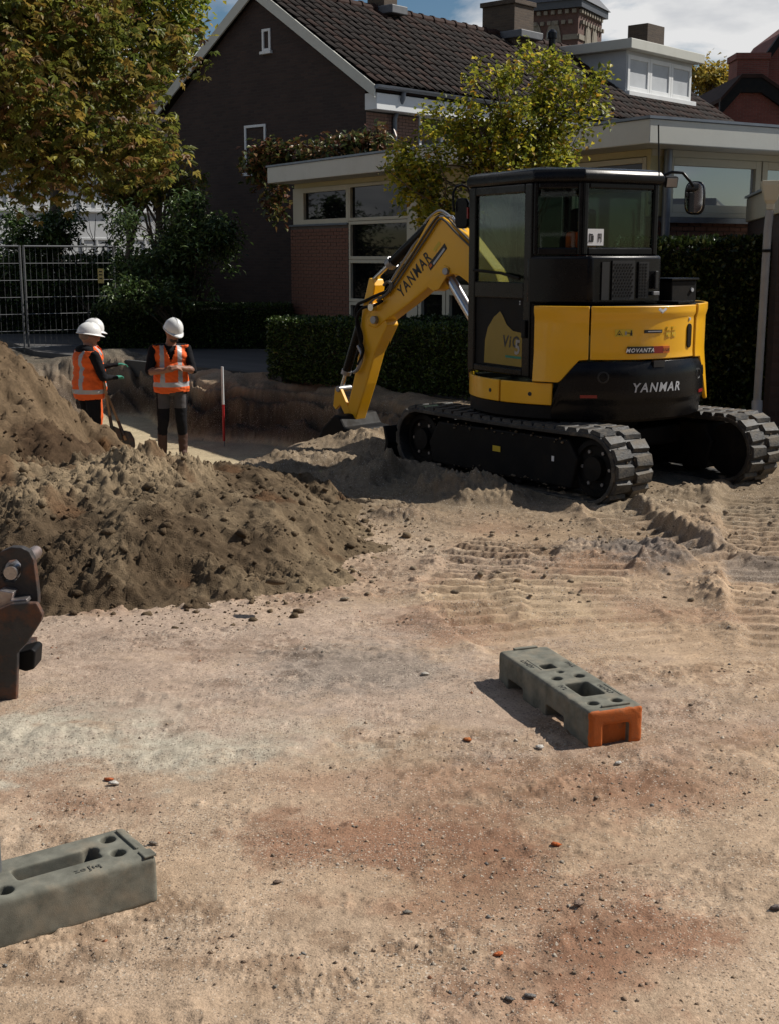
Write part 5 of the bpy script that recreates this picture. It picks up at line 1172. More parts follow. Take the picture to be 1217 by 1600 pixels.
# rear left quarter, rear, right, front
for i, nm in ((1, 'quarter'), (2, 'rear'), (3, 'right'), (4, 'front'), (5, 'front')):
    p, q = wall_dir(i); z0 = 1.84 if i in (1, 2) else .80
    fr_, F_, Ln = bar_frame(p, q, z0, 2.39, .05 if i != 1 else .035, .05, -.012, ex, nm + '_frame', 'black', .05, .06)
    obj(nm + '_window', MB().pbox(F_, .05, Ln - .05, z0 + .06, 2.34, .018, .024), M['glass'], fr_)
    if i == 2:
        obj('sticker', MB().pbox(F_, .045, .205, z0 + .075, z0 + .20, .010, .016), M['white'], fr_)
        for (a0, a1, b0, b1) in ((.06, .105, .10, .112), (.065, .075, .112, .165), (.082, .108, .112, .15), (.075, .10, .152, .162), (.15, .156, .10, .165), (.178, .184, .10, .165), (.15, .184, .158, .165), (.15, .184, .128, .135), (.164, .170, .135, .158)):
            obj('pictogram', MB().pbox(F_, a0, a1, z0 + b0, z0 + b1, .008, .0095), M['ink'], fr_)
    if i == 1:
        obj('lower_panel', MB().pbox(F_, 0, Ln, .88, 1.838, .0, .05), M['black'], fr_)
# engine cover under the rear window
ec = [(-.20, .76), (-.30, .735), (-.545, .50), (-.60, .44), (-.615, -.22), (-.58, -.285), (-.2, -.285)]
m = MB(); m.extrude([(a, b, 1.463) for a, b in ec], (0, 0, .375)); eco = obj('rear_cover', m, M['black'], ex, bevel=.025, smooth=True, seg=3)
Fr = lambda a, z, o: (-.608 - .0226 * a - o + .0 , .44 - a, z)
for a0, a1, z0, z1 in ((.10, .17, 1.50, 1.79), (.20, .42, 1.50, 1.80), (.46, .56, 1.51, 1.79)):
    obj('grille_recess', MB().pbox(Fr, a0, a1, z0, z1, -.012, .004), M['ink'], eco)
gm = MB()
for r_ in range(11):
    for c_ in range(7):
        a = .215 + c_ * .028 + (.014 if r_ % 2 else 0); gm.lathe([(.0085, .0), (.0085, .006)], 6, T=Matrix.Translation(Fr(a, 1.53 + r_ * .024, .002)) @ Matrix.Rotation(R(-90), 4, 'Y'))
    for c_ in range(3): gm.lathe([(.0085, .0), (.0085, .006)], 6, T=Matrix.Translation(Fr(.475 + c_ * .028, 1.53 + r_ * .024, .002)) @ Matrix.Rotation(R(-90), 4, 'Y'))
tag(obj('grille_mesh', gm, M['blackmat'], eco), kind='stuff')
obj('cover_latch', MB().pbox(Fr, .615, .645, 1.58, 1.72, -.005, .02), M['ink'], eco, bevel=.006)
obj('cover_badge', MB().pbox(Fr, .60, .66, 1.53, 1.56, -.005, .022), M['greysteel'], eco, bevel=.004)
# seat inside; an added orange block stands in for a reflection in the glass
st = MB(); st.box(-.25, .2, .05, .5, 1.2, 1.35); seat = obj('seat', st, M['blackmat'], ex, bevel=.03)
obj('seat_back', MB().box(-.33, -.22, .07, .48, 1.30, 2.0), M['blackmat'], seat, bevel=.04)
obj('headrest', MB().box(-.32, -.24, .16, .39, 2.02, 2.2), M['blackmat'], seat, bevel=.03)
obj('orange_reflection', MB().box(-.40, -.335, .22, .50, 1.75, 2.02), M['vest'], seat, bevel=.03)
# right mirror, lamp, antenna
W2L = lambda w_: MXI @ w_
dm_ = (PL[3][0], PL[3][1])
p_rr = MX @ Vector((.35, -.30, 2.2)); Ym = p_rr.y - .25
arm = [W2L(atY(u, v, Ym)) for u, v in ((1026, 286), (1034, 275), (1048, 269), (1066, 270), (1078, 284), (1083, 292))]
mr = obj('mirror_arm', MB().tube(arm, .013, 10), M['black'], ex, smooth=True)
mc = W2L(atY(1084, 309, Ym)); back = (MXI.to_3x3() @ Vector((-.42, -.9, .05))).normalized(); rt_ = back.cross(Vector((0, 0, 1))).normalized()
def sup(a, b, e, n): return [(a * np.sign(math.cos(t)) * abs(math.cos(t)) ** e, b * np.sign(math.sin(t)) * abs(math.sin(t)) ** e) for t in np.linspace(0, 2 * math.pi, n, endpoint=False)]
def oval(c, a, b, z, thick, mat, name, parent, e=.6):
    m = MB(); m.extrude([c + rt_ * x_ + Vector((0, 0, y_)) + back * z for x_, y_ in sup(a, b, e, 28)], back * thick); return obj(name, m, M[mat], parent, bevel=.006, smooth=True)
mh = oval(mc, .083, .135, -.05, .05, 'black', 'mirror_housing', ex); oval(mc, .072, .122, .002, .004, 'mirror', 'mirror_glass', mh)
lc = W2L(atY(1047, 284, Ym + .1)); LM = Matrix.Translation(lc) @ Matrix.Rotation(R(160), 4, 'Z') @ Matrix.Rotation(R(15), 4, 'Y')
lmp = obj('work_lamp', MB().box(-.03, .03, -.055, .055, -.045, .045, LM), M['blackmat'], ex, bevel=.008)
obj('lamp_lens', MB().box(.031, .036, -.045, .045, -.036, .036, LM), M['greysteel'], lmp)
obj('lamp_bracket', MB().tube([lc, W2L(atY(1026, 288, Ym + .05)), Vector((PL[3][0] + .1, PL[3][1], 2.25))], .014, 8), M['blackmat'], lmp)
obj('antenna', MB().tube([W2L(atY(1029, 275, 10.2)), W2L(atY(1028, 195, 10.2))], .006, 6), M['blackmat'], ex)
# left mirror with hoop and hand rail
YL = (MX @ Vector((.78, .74, 2))).y
loopl = [W2L(atY(u, v, YL)) for u, v in ((744, 318), (735, 318), (734, 304), (730, 293), (721, 289), (712, 292), (707, 302), (708, 330))]
ml = obj('mirror_hoop', MB().tube(loopl, .011, 8), M['black'], ex, smooth=True)
mb_ = MB(); cl_ = W2L(atY(720, 333, YL)); mb_.extrude([cl_ + rt_ * x_ + Vector((0, 0, y_)) for x_, y_ in sup(.062, .125, .5, 24)], -back * .05); mlh = obj('mirror_housing', mb_, M['black'], ml, bevel=.012, smooth=True)
obj('reflector', MB().box(-.008, .008, -.012, .012, -.045, .045, Matrix.Translation(cl_ - rt_ * .064 + Vector((0, 0, .0)))), M['red'], mlh)
rail = [W2L(atY(u, v, YL + .05)) for u, v in ((748, 325), (740, 328), (736, 340), (737, 420), (741, 470), (744, 560))]
obj('hand_rail', MB().tube(rail, .012, 8), M['black'], ex, smooth=True)

# ---- boom, arm and bucket in the boom's own plane
BA = R(18); FOOT = Vector((.95, 0, 0)); BM = Matrix.Translation(FOOT) @ Matrix.Rotation(BA, 4, 'Z'); BW = .085
BWLD = MX @ BM; BWI = BWLD.inverted()
def bpx(u, v, n=BW): return BWI @ hit(u, v, BWLD @ Vector((0, n, 0)), BWLD.to_3x3() @ Vector((0, 1, 0)))
def bpoly(px, n0, n1, name, mat, parent, bevel=.012, extra=()):
    P = [bpx(*q, n1) for q in px]; m = MB(); m.extrude([BM @ Vector((p.x, n1, p.z)) for p in P] + [BM @ Vector(e) for e in extra], BM.to_3x3() @ Vector((0, n0 - n1, 0)))
    return obj(name, m, M[mat], parent, bevel=bevel)
BOOM = [(684, 334), (671, 340), (664, 352), (640, 396), (598, 468), (580, 486), (573, 498), (576, 510), (588, 513), (600, 503), (640, 473), (672, 446), (676, 456), (684, 452), (690, 436), (702, 428), (716, 431), (729, 441), (738, 453)]
boom = bpoly(BOOM, -BW, BW, 'boom', 'yellow', ex, .014, [(.30, BW, 1.12), (.12, BW, .80), (-.06, BW, .72), (-.10, BW, .90), (.02, BW, 1.30), (.22, BW, 1.72), (.52, BW, 2.02)])
obj('swing_bracket', MB().box(-.28, .10, -.13, .13, .55, 1.0, BM), M['yellow'], ex, bevel=.03)
# gusset plate and pins
gp_ = [(664, 446), (676, 455), (685, 451), (700, 426), (700, 418), (692, 414), (683, 420), (668, 440)]
bpoly(gp_, BW, BW + .012, 'gusset', 'yellow', boom, .004)
def pin(u, v, r_, n0, n1, name, mat, parent):
    c = bpx(u, v, n1); obj(name, MB().tube([BM @ Vector((c.x, n0, c.z)), BM @ Vector((c.x, n1, c.z))], r_, 16), M[mat], parent, bevel=.004, smooth=True)
pin(694, 424, .033, -BW - .03, BW + .03, 'pin', 'greysteel', boom); pin(583, 500, .038, -BW - .04, BW + .045, 'pin', 'greysteel', boom)
# decals on the boom side
def btext(s, u0, v0, u1, v1, size, mat, off, bold=.0, shear=.15, stretch=1.0):
    a, b = bpx(u0, v0), bpx(u1, v1); ux = (Vector((b.x, 0, b.z)) - Vector((a.x, 0, a.z))).normalized(); uz = Vector((-ux.z, 0, ux.x)) * (1 if -ux.z < 0 else 1)
    if uz.z < 0: uz = -uz
    vs, fs, x0, x1 = text_mb(s, size, shear, bold); m = MB(); m.add([BM @ (Vector((a.x, BW + off, a.z)) + ux * (x_ - x0) * stretch + uz * y_) for x_, y_, _ in vs], fs); obj('lettering', m, M[mat], boom)
LB = (bpx(626, 463) - bpx(672, 402)).length
vs, fs, x0, x1 = text_mb('YANMAR', .15, .15, .0025)
btext('YANMAR', 628, 465, 673, 406, .15, 'ink', .003, .0025, .15, LB / (x1 - x0))
def bquad(px, off, mat, name): 
    m = MB(); m.add([BM @ Vector((bpx(*q).x, BW + off, bpx(*q).z)) for q in px], [tuple(range(len(px)))]); return obj(name, m, M[mat], boom)
bquad([(668, 414), (672, 423), (698, 388), (694, 380)], .003, 'ink', 'dealer_label'); bquad([(676, 411), (677.5, 414), (695, 390), (693.5, 387)], .005, 'silver', 'label_line'); bquad([(670, 415), (672, 419), (675, 415), (673, 411)], .005, 'orange', 'label_logo')
bquad([(676, 390), (679, 394), (688, 381), (685, 377)], .003, 'warn', 'notice')
# arm
ARM = [(577, 434), (583, 436), (586, 446), (582, 474), (592, 486), (602, 497), (606, 508), (596, 530), (586, 552), (573, 600), (558, 648), (551, 672), (541, 674), (538, 664), (548, 616), (556, 580), (562, 540), (563, 515), (567, 478)]
armo = bpoly(ARM, -BW * .9, BW * .9, 'arm', 'yellow', ex, .012)
# cylinders
def cyl(p0, p1, frac, rb, rr, name, n=0.0, sleeve='black'):
    a, b = bpx(*p0, n), bpx(*p1, n); a, b = BM @ Vector((a.x, n, a.z)), BM @ Vector((b.x, n, b.z)); c = a.lerp(b, frac)
    o = obj(name, MB().tube([a, c], rb, 16), M[sleeve], ex, smooth=True); obj('rod', MB().tube([a.lerp(b, frac - .02), b], rr, 12), M['steel'], o, smooth=True)
    obj('gland', MB().tube([a.lerp(b, frac - .06), c], rb * 1.15, 16), M['greysteel'] if sleeve == 'black' else M['black'], o, smooth=True); return o
cyl((676, 348), (581, 441), .70, .052, .024, 'arm_cylinder')
a = bpx(694, 424, 0); e_ = Vector((.02, 0, .62))
bc = obj('boom_cylinder', MB().tube([BM @ e_, BM @ e_.lerp(Vector((a.x, 0, a.z)), .55)], .055, 16), M['black'], ex, smooth=True)
obj('rod', MB().tube([BM @ e_.lerp(Vector((a.x, 0, a.z)), .53), BM @ Vector((a.x, 0, a.z))], .042, 14), M['steel'], bc, smooth=True)
obj('boom_cylinder_guard', MB().tube([BM @ e_.lerp(Vector((a.x, 0, a.z)), .50) + Vector((0, 0, .05)), BM @ e_.lerp(Vector((a.x, 0, a.z)), .92) + Vector((0, 0, .05))], .035, 12), M['greysteel'], bc, smooth=True)
cyl((562, 512), (533, 612), .72, .045, .022, 'bucket_cylinder', 0.0)
# linkage and bucket
bpoly([(524, 606), (531, 604), (536, 616), (546, 640), (549, 650), (541, 652), (532, 632), (525, 640), (521, 634)], BW * .5, BW * .95, 'link', 'yellow', ex, .005)
bpoly([(524, 606), (531, 604), (536, 616), (546, 640), (549, 650), (541, 652), (532, 632), (525, 640), (521, 634)], -BW * .95, -BW * .5, 'link', 'yellow', ex, .005)
pin(528, 608, .03, -BW * 1.1, BW * 1.1, 'pin', 'greysteel', armo); pin(545, 664, .03, -BW * 1.2, BW * 1.2, 'pin', 'greysteel', armo)
bpoly([(522, 648), (530, 650), (538, 668), (552, 672), (558, 700), (544, 730), (508, 738), (492, 722), (490, 698), (504, 668)], -.28, .28, 'bucket', 'blackmat', ex, .02)
# hoses along the boom
def hose(px, n, r_=.012, mat='hose', name='hose'):
    P = [bpx(*q[:2], n) for q in px]; P = [BM @ Vector((p.x, n, p.z)) for p in P]; Q = []
    for i in range(len(P) - 1):
        p0, p1, p2, p3 = P[max(i - 1, 0)], P[i], P[i + 1], P[min(i + 2, len(P) - 1)]
        for t in np.linspace(0, 1, 5, endpoint=False): Q.append(.5 * (2 * p1 + (p2 - p0) * t + (2 * p0 - 5 * p1 + 4 * p2 - p3) * t * t + (3 * p1 - p0 - 3 * p2 + p3) * t ** 3))
    obj(name, MB().tube(Q + [P[-1]], r_, 8), M[mat], boom, smooth=True)
hose([(747, 390), (715, 358), (696, 338), (686, 336), (672, 352), (640, 402), (606, 452), (592, 470)], BW + .012, .010)
hose([(747, 398), (712, 364), (694, 345), (684, 344), (668, 368), (640, 410), (615, 448), (600, 462), (588, 466), (578, 474)], BW + .018, .010)
hose([(747, 384), (716, 352), (698, 335), (684, 330), (666, 345), (664, 356), (640, 392), (610, 440)], .03, .014, 'greysteel')
hose([(606, 455), (588, 462), (572, 470), (560, 476), (556, 488), (560, 505), (566, 530), (558, 556)], BW + .02, .016, 'blackmat')
hose([(598, 470), (584, 478), (566, 482), (558, 500), (562, 528), (568, 548), (560, 570)], BW + .04, .015, 'blackmat')
hose([(600, 446), (606, 440), (612, 446), (606, 458), (590, 470)], BW + .03, .014, 'hose')
hose([(560, 540), (566, 556), (560, 576), (553, 582)], BW + .03, .018, 'greysteel')
obj('coupling', MB().tube([BM @ Vector((bpx(587, 480).x, BW + .01, bpx(587, 480).z)), BM @ Vector((bpx(587, 480).x, BW + .07, bpx(587, 480).z))], .035, 12), M['steel'], boom, smooth=True)
obj('boom_lamp_guard', MB().tube([BM @ Vector((bpx(q[0], q[1]).x, BW + .01, bpx(q[0], q[1]).z)) for q in ((687, 338), (708, 338), (712, 345))], .008, 8), M['steel'], boom)

# mud caked on the treads and frames
mp, ms = [], []
for side in (1, -1):
    T_ = DT @ Matrix.Translation((0, .79 * side, 0)); LP = loop_pts(400, RW + .036)
    for k_ in range(230):
        x_, z_, t_ = LP[int(rng.integers(0, 400))]; q = T_ @ Vector((x_, rng.uniform(-.2, .2), z_ + rng.uniform(-.006, .012))); mp.append(tuple(q)); ms.append(.006 * (3.2 ** (rng.random() ** 2)))
    for k_ in range(70):
        q = T_ @ Vector((rng.uniform(-.8, .8), .165 * side, rng.choice([.12, .47]) + rng.normal(0, .02))); mp.append(tuple(q)); ms.append(.006 * (3.0 ** rng.random()))
o = lumps('caked_mud', np.array(mp), np.array(ms), np.array([(.19, .15, .105)]) * rng.uniform(.6, 1.15, (len(mp), 1)), M['soil'], ex, smooth=True); tag(o, kind='stuff')
# ------------------------------------------------------------------ people
def seg_prim(m, a, b, ra, rb, sq=None, n=14):
    """closed tapered capsule from a to b (sq: flatten along local y)"""
    a, b = Vector(a), Vector(b); d = (b - a); ln = max(d.length, 1e-4); q = d.to_track_quat('Z', 'Y').to_matrix() if d.length > 1e-4 else Matrix.Identity(3)
    prof = [(ra * math.cos(t), -ra * math.sin(t)) for t in np.linspace(math.pi / 2, 0, 5)] + [(rb * math.cos(t), ln + rb * math.sin(t)) for t in np.linspace(0, math.pi / 2, 5)]
    prof[0] = (0.0004, prof[0][1]); prof[-1] = (0.0004, prof[-1][1])
    T = Matrix.Translation(a) @ q.to_4x4(); m.lathe(prof, n, T=T)
def ell_prim(m, c, r, n=16, T=None):
    prof = [(max(.0004, math.sin(t)), -math.cos(t)) for t in np.linspace(0, math.pi, 10)]
    Q = Matrix.Translation(c) @ (T or Matrix.Identity(4)) @ Matrix.Diagonal((r[0], r[1], r[2], 1)); m.lathe(prof, n, T=Q)
def remesh(name, m, mats, voxel, tags, parent, seed=1, wr=.004, smooth_it=3):
    me = m.mesh(name + '_t', []); o = bpy.data.objects.new(name + '_t', me); col.objects.link(o)
    r_ = o.modifiers.new('r', 'REMESH'); r_.mode = 'VOXEL'; r_.voxel_size = voxel; r_.use_smooth_shade = True
    s_ = o.modifiers.new('s', 'SMOOTH'); s_.factor = .5; s_.iterations = smooth_it
    dg = bpy.context.evaluated_depsgraph_get(); new = bpy.data.meshes.new_from_object(o.evaluated_get(dg)); bpy.data.objects.remove(o); bpy.data.meshes.remove(me)
    new.name = name; new.materials.clear()
    for k in mats: new.materials.append(M[k])
    n = len(new.vertices); co = np.zeros(n * 3); new.vertices.foreach_get('co', co); co = co.reshape(-1, 3); no = np.zeros(n * 3); new.vertices.foreach_get('normal', no); no = no.reshape(-1, 3)
    w_ = fbm(co[:, 0] * 16 + co[:, 2] * 9, co[:, 2] * 15 + co[:, 1] * 11, 3, seed)
    co2 = co + no * (w_ * wr)[:, None]; new.vertices.foreach_set('co', co2.ravel())
    fc = np.zeros(len(new.polygons) * 3); new.polygons.foreach_get('center', fc); fc = fc.reshape(-1, 3)
    best = np.full(len(fc), 9.0); idx = np.zeros(len(fc), int)
    for (a, b, ra, rb, k) in tags:
        a, b = np.array(a), np.array(b); e = b - a; t = np.clip(((fc - a) @ e) / max(e @ e, 1e-9), 0, 1); d = np.linalg.norm(fc - a - t[:, None] * e, axis=1) - (ra + (rb - ra) * t)
        mm = d < best; best = np.where(mm, d, best); idx = np.where(mm, k, idx)
    return new, fc, idx
def person(label, loc, rz, J, mats, head_yaw, head_pitch, trouser='blackcloth', sleeve='blackcloth', forearm='skin2', hairm='hair', skin='skin2', glove=None, boots='boot', beard=False, height=1.78, grey_apron=False, hivis_legs=False, vest_len=.80, scarf=False, bulk=1.0):
    """J: dict with elbows and hands; body frame x forward, y left"""
    root = thing('person', label, 'person', loc, rz); S = height / 1.78; root.scale = (S * bulk, S * bulk, S)
    ml = [trouser, sleeve, skin, forearm, boots, glove or skin, 'greycloth']; tags = []; m = MB()
    def seg(a, b, ra, rb, k): seg_prim(m, a, b, ra, rb); tags.append((a, b, ra, rb, k))
    fl, fr = J.get('feet', ((.02, .13), (.0, -.13)))
    for sgn, f in ((1, fl), (-1, fr)):
        hip = (0, .095 * sgn, .93); kn = ((f[0]) * .5 + .03, (f[1] + .095 * sgn) * .5, .50); an = (f[0], f[1], .10)
        seg(hip, kn, .098, .072, 0); seg(kn, (an[0], an[1], .30), .07, .060, 0); seg((an[0], an[1], .31), (an[0] + .005, an[1], .09), .062, .052, 4)
        seg((an[0] - .03, an[1], .05), (an[0] + .15, an[1] + .02 * sgn, .040), .050, .042, 4)
    seg((-.01, -.06, .93), (-.01, .06, .93), .125, .125, 0)
    ell_prim(m, (0, 0, .98), (.135, .18, .14)); tags.append(((0, -.05, .98), (0, .05, .98), .13, .13, 0))
    ell_prim(m, (.005, 0, 1.14), (.135, .175, .20)); ell_prim(m, (-.005, 0, 1.33), (.13, .195, .17)); tags.append(((0, -.06, 1.14), (0, .06, 1.14), .14, .14, 1)); tags.append(((0, -.08, 1.33), (0, .08, 1.33), .14, .14, 1))
    seg((-.01, .0, 1.42), (-.01, .17, 1.425), .075, .065, 1); seg((-.01, .0, 1.42), (-.01, -.17, 1.425), .075, .065, 1)
    for sgn, sd in ((1, 'l'), (-1, 'r')):
        sh = (-.01, .195 * sgn, 1.415); el, wr_, fdir = J[sd]
        seg(sh, el, .068, .052, 1); m2 = tuple(np.array(el) * .55 + np.array(wr_) * .45)
        seg(el, m2, .050, .043, 3); seg(m2, wr_, .043, .031, 3)
        # hand: palm, four fingers, thumb
        w_ = np.array(wr_); fd = np.array(fdir) / np.linalg.norm(fdir); up = np.array((0, 0, 1.0)); ac = np.cross(fd, up); ac /= np.linalg.norm(ac); nm = np.cross(ac, fd)
        pa = w_ + fd * .075; kk = 5
        for o_ in (-.022, 0, .022): seg(tuple(w_ + ac * o_ * .6 + fd * .01), tuple(pa + ac * o_), .017, .015, kk)
        for q, (o_, l_) in enumerate(zip((-.033, -.011, .011, .033), (.060, .075, .078, .066))):
            k1 = pa + ac * o_; k2 = k1 + (fd * .8 - nm * .35) * l_ * .55; k3 = k2 + (fd * .35 - nm * .8) * l_ * .5
            seg(tuple(k1), tuple(k2), .0105, .0095, kk); seg(tuple(k2), tuple(k3), .0095, .008, kk)
        th = w_ + fd * .025 + ac * sgn * .03; t2 = th + (fd * .7 + ac * sgn * .6) * .04; t3 = t2 + (fd * .9 - nm * .3) * .032
        seg(tuple(th), tuple(t2), .013, .0115, kk); seg(tuple(t2), tuple(t3), .011, .009, kk)
    # neck and head
    HT = Matrix.Translation((.0, 0, 1.50)) @ Matrix.Rotation(head_yaw, 4, 'Z') @ Matrix.Rotation(head_pitch, 4, 'Y') @ Matrix.Translation((0, 0, -1.50))
    tv = lambda p: tuple(HT @ Vector(p))
    seg((-.01, 0, 1.43), tv((.015, 0, 1.56)), .062, .058, 2)
    ell_prim(m, HT @ Vector((.02, 0, 1.655)), (.098, .077, .118), T=HT.to_3x3().to_4x4()); tags.append((tv((.02, 0, 1.62)), tv((.02, 0, 1.70)), .085, .085, 2))
    seg(tv((.065, 0, 1.585)), tv((.085, 0, 1.575)), .045, .030, 2)                                   # jaw and chin
    seg(tv((.108, 0, 1.665)), tv((.128, 0, 1.630)), .010, .015, 2)                                    # nose
    seg(tv((.098, -.022, 1.598)), tv((.098, .022, 1.598)), .012, .012, 2)                             # lips
    for s_ in (-1, 1):
        seg(tv((.0, .077 * s_, 1.67)), tv((.0, .082 * s_, 1.63)), .014, .010, 2)                      # ears
        seg(tv((.10, .018 * s_, 1.678)), tv((.095, .048 * s_, 1.678)), .012, .010, 2)                 # brow
    me, fc, idx = remesh('body', m, ml, .0095, tags, root, seed=int(abs(loc[0] * 100)), wr=.007)
    if grey_apron: idx = np.where((fc[:, 2] > .66) & (fc[:, 2] < 1.0) & (fc[:, 0] > -.02) & (idx == 0) & (np.abs(fc[:, 1]) < .17), 6, idx)
    me.polygons.foreach_set('material_index', idx.astype(np.int32)); me.polygons.foreach_set('use_smooth', np.ones(len(me.polygons), bool))
    body = link('body', me, root)
    # eyes
    for s_ in (-1, 1):
        e = MB(); ell_prim(e, HT @ Vector((.096, .032 * s_, 1.662)), (.008, .010, .006), 10); obj('eye', e, M['ink'], body, smooth=True)
    if beard:
        b = MB(); ell_prim(b, HT @ Vector((.066, 0, 1.578)), (.050, .052, .040), T=HT.to_3x3().to_4x4()); obj('beard', b, M[hairm], root, smooth='all')
    # hair at the back below the helmet
    h = MB(); ell_prim(h, HT @ Vector((-.005, 0, 1.672)), (.098, .084, .082), T=HT.to_3x3().to_4x4()); obj('hair', h, M[hairm], root, smooth='all')
    if scarf:
        sc_ = MB(); ell_prim(sc_, (-.03, 0, 1.485), (.10, .125, .065)); obj('hood', sc_, M['blackcloth'], root, smooth='all')
    # helmet: shell, ridge, brim, visor
    T2 = HT @ Matrix.Translation((.012, 0, 1.70)) @ Matrix.Rotation(R(4), 4, 'Y'); sh_ = MB(); prof = []
    for t in np.linspace(0, math.pi / 2, 9): prof.append((max(.0005, math.cos(t)) * 1.0, math.sin(t)))
    n = 36; vs = []
    for c_, z_ in prof:
        for j in range(n):
            a = 2 * math.pi * j / n; rx, ry = .137 + .0 * math.cos(a), .112
            rib = .004 * math.exp(-(math.sin(a) / .22) ** 2) * (1 if c_ < .98 else 0)
            vs.append(T2 @ Vector((c_ * rx * math.cos(a), c_ * ry * math.sin(a), .150 * z_ ** .92 * (1 + .02 * math.cos(a)) + rib * (1 + z_))))
    F = [(i * n + j, i * n + (j + 1) % n, (i + 1) * n + (j + 1) % n, (i + 1) * n + j) for i in range(8) for j in range(n)]
    sh_.add(vs, F + [tuple(range(8 * n, 9 * n))]); hel = obj('helmet', sh_, M['helmet'], root, smooth='all')
    br = MB(); vs = []
    for rr, dz in ((1.0, .004), (1.055, -.010), (1.055, -.016), (.97, -.012)):
        for j in range(n):
            a = 2 * math.pi * j / n; ex_ = .040 * max(0, math.cos(a)) ** 2 if rr > 1.05 else 0
            vs.append(T2 @ Vector(((.137 * rr + ex_) * math.cos(a), .112 * rr * math.sin(a), dz - ex_ * .25)))
    br.add(vs, [(i * n + j, ((i + 1) % 4) * n + j, ((i + 1) % 4) * n + (j + 1) % n, i * n + (j + 1) % n) for i in range(4) for j in range(n)]); obj('brim', br, M['helmet'], hel, smooth='all')
    # hi-vis vest: torso shell a little larger than the body, armholes left open, tape on its surface
    vm = MB(); ell_prim(vm, (.005, 0, .98), (.172, .215, .40)); ell_prim(vm, (.005, 0, 1.14), (.162, .205, .22)); ell_prim(vm, (-.004, 0, 1.33), (.154, .215, .175))
    for s_ in (1, -1): seg_prim(vm, (-.01, .04 * s_, 1.425), (-.01, .155 * s_, 1.435), .092, .072)
    vme, vfc, vid = remesh('vest', vm, ['vest', 'reflect'], .012, [((0, 0, 0), (0, 0, 2), .1, .1, 0)], root, seed=int(abs(loc[0] * 70)), wr=.017, smooth_it=4)
    neck = (vfc[:, 2] > 1.47 - .0) | ((vfc[:, 0] > .03) & (vfc[:, 2] > 1.26 + 3.0 * np.abs(vfc[:, 1]))) | ((np.hypot(vfc[:, 0] + .01, vfc[:, 1]) < .085) & (vfc[:, 2] > 1.36))
    cut = neck | (vfc[:, 2] < vest_len + .004 + .012 * np.sin(vfc[:, 1] * 18)) | (np.abs(vfc[:, 1]) > .225)
    ay = np.abs(vfc[:, 1]); tape = (vfc[:, 2] > 0) & ((np.abs(vfc[:, 2] - (vest_len + .105)) < .027) | ((np.abs(ay - .105) < .026) & (vfc[:, 2] > vest_len + .10)))
    vme.polygons.foreach_set('material_index', tape.astype(np.int32)); vme.polygons.foreach_set('use_smooth', np.ones(len(vme.polygons), bool))
    import bmesh
    bm = bmesh.new(); bm.from_mesh(vme); bm.faces.ensure_lookup_table(); bmesh.ops.delete(bm, geom=[bm.faces[i] for i in np.flatnonzero(cut)], context='FACES'); bm.to_mesh(vme); bm.free()
    v = link('vest', vme, root); so = v.modifiers.new('solid', 'SOLIDIFY'); so.thickness = .006; so.offset = 1
    return root, body

PZ = -.76
# worker with folded arms
pc = gp(272, 714, PZ); cz = gz1(pc.x, pc.y)
person('bearded man in white helmet and orange vest with folded arms looking down', (pc.x, pc.y, cz), math.atan2(-1.0, .22),
       {'l': ((.07, .265, 1.15), (.215, .05, 1.205), (.1, -1.0, .15)), 'r': ((.08, -.265, 1.14), (.24, .00, 1.17), (-.05, 1.0, .2)), 'feet': ((.0, .12), (.03, -.13))},
       None, R(28), R(24), sleeve='blackcloth', forearm='skin2', skin='skin2', beard=True, grey_apron=True, bulk=1.06, height=1.76, vest_len=.865)
# worker seen from behind, reaching out a gloved hand
pa = gp(150, 712, PZ); paz = gz1(pa.x, pa.y)
person('man seen from behind in white helmet, black hoodie and orange vest, green glove out', (pa.x + .02, pa.y - .3, PZ + .02), math.atan2(.62, .78),
       {'l': ((.16, .23, 1.20), (.44, .16, 1.24), (.95, -.25, .05)), 'r': ((.06, -.26, 1.12), (.26, -.17, 1.10), (.7, .5, .1)), 'feet': ((.05, .13), (-.05, -.13))},
       None, R(-14), R(6), forearm='blackcloth', hairm='hairgrey', skin='skin', glove='glove', height=1.66, vest_len=.82, scarf=True, bulk=1.2)
# third worker almost hidden behind
person('worker in orange vest and orange trousers mostly hidden behind the other man', (pa.x - .065, pa.y + .30, PZ), math.atan2(.15, .99),
       {'l': ((.0, .27, 1.12), (.12, .22, .90), (.3, 0, -1)), 'r': ((.02, -.26, 1.12), (.16, -.20, .92), (.3, 0, -1))},
       None, R(-4), R(8), trouser='trouser_o', forearm='vest', sleeve='vest', hairm='hair', skin='skin', height=1.70, vest_len=.84, bulk=1.06)
# ------------------------------------------------------------------ shovels and ranging pole
def shovel(label, top, bot):
    top, bot = Vector(top), Vector(bot); t = thing('shovel', label, 'shovel', bot); d = top - bot
    obj('handle', MB().tube([d * (.12 + .88 * k / 6) for k in range(7)], [.019, .018, .017, .0165, .016, .016, .017], 10), M['wood'], t, smooth=True)
    n = d.normalized(); s = n.cross(Vector((0, 1, 0))).normalized(); b = MB()
    vs = []
    for k, (w_, l_) in enumerate(((.035, .20), (.10, .16), (.115, .06), (.09, -.03), (.03, -.09))):
        for e in (-1, -.4, .4, 1): vs.append(n * l_ + s * w_ * e + n.cross(s) * (.02 * (e * e)))
    b.add(vs, [(i * 4 + j, i * 4 + j + 1, i * 4 + j + 5, i * 4 + j + 4) for i in range(4) for j in range(3)])
    o = obj('blade', b, M['rust'], t, smooth=True); m = o.modifiers.new('s', 'SOLIDIFY'); m.thickness = .004
    obj('socket', MB().tube([d.normalized() * .14, d.normalized() * .34], [.024, .020], 10), M['rust'], t, smooth=True)
YS = pa.y - .42
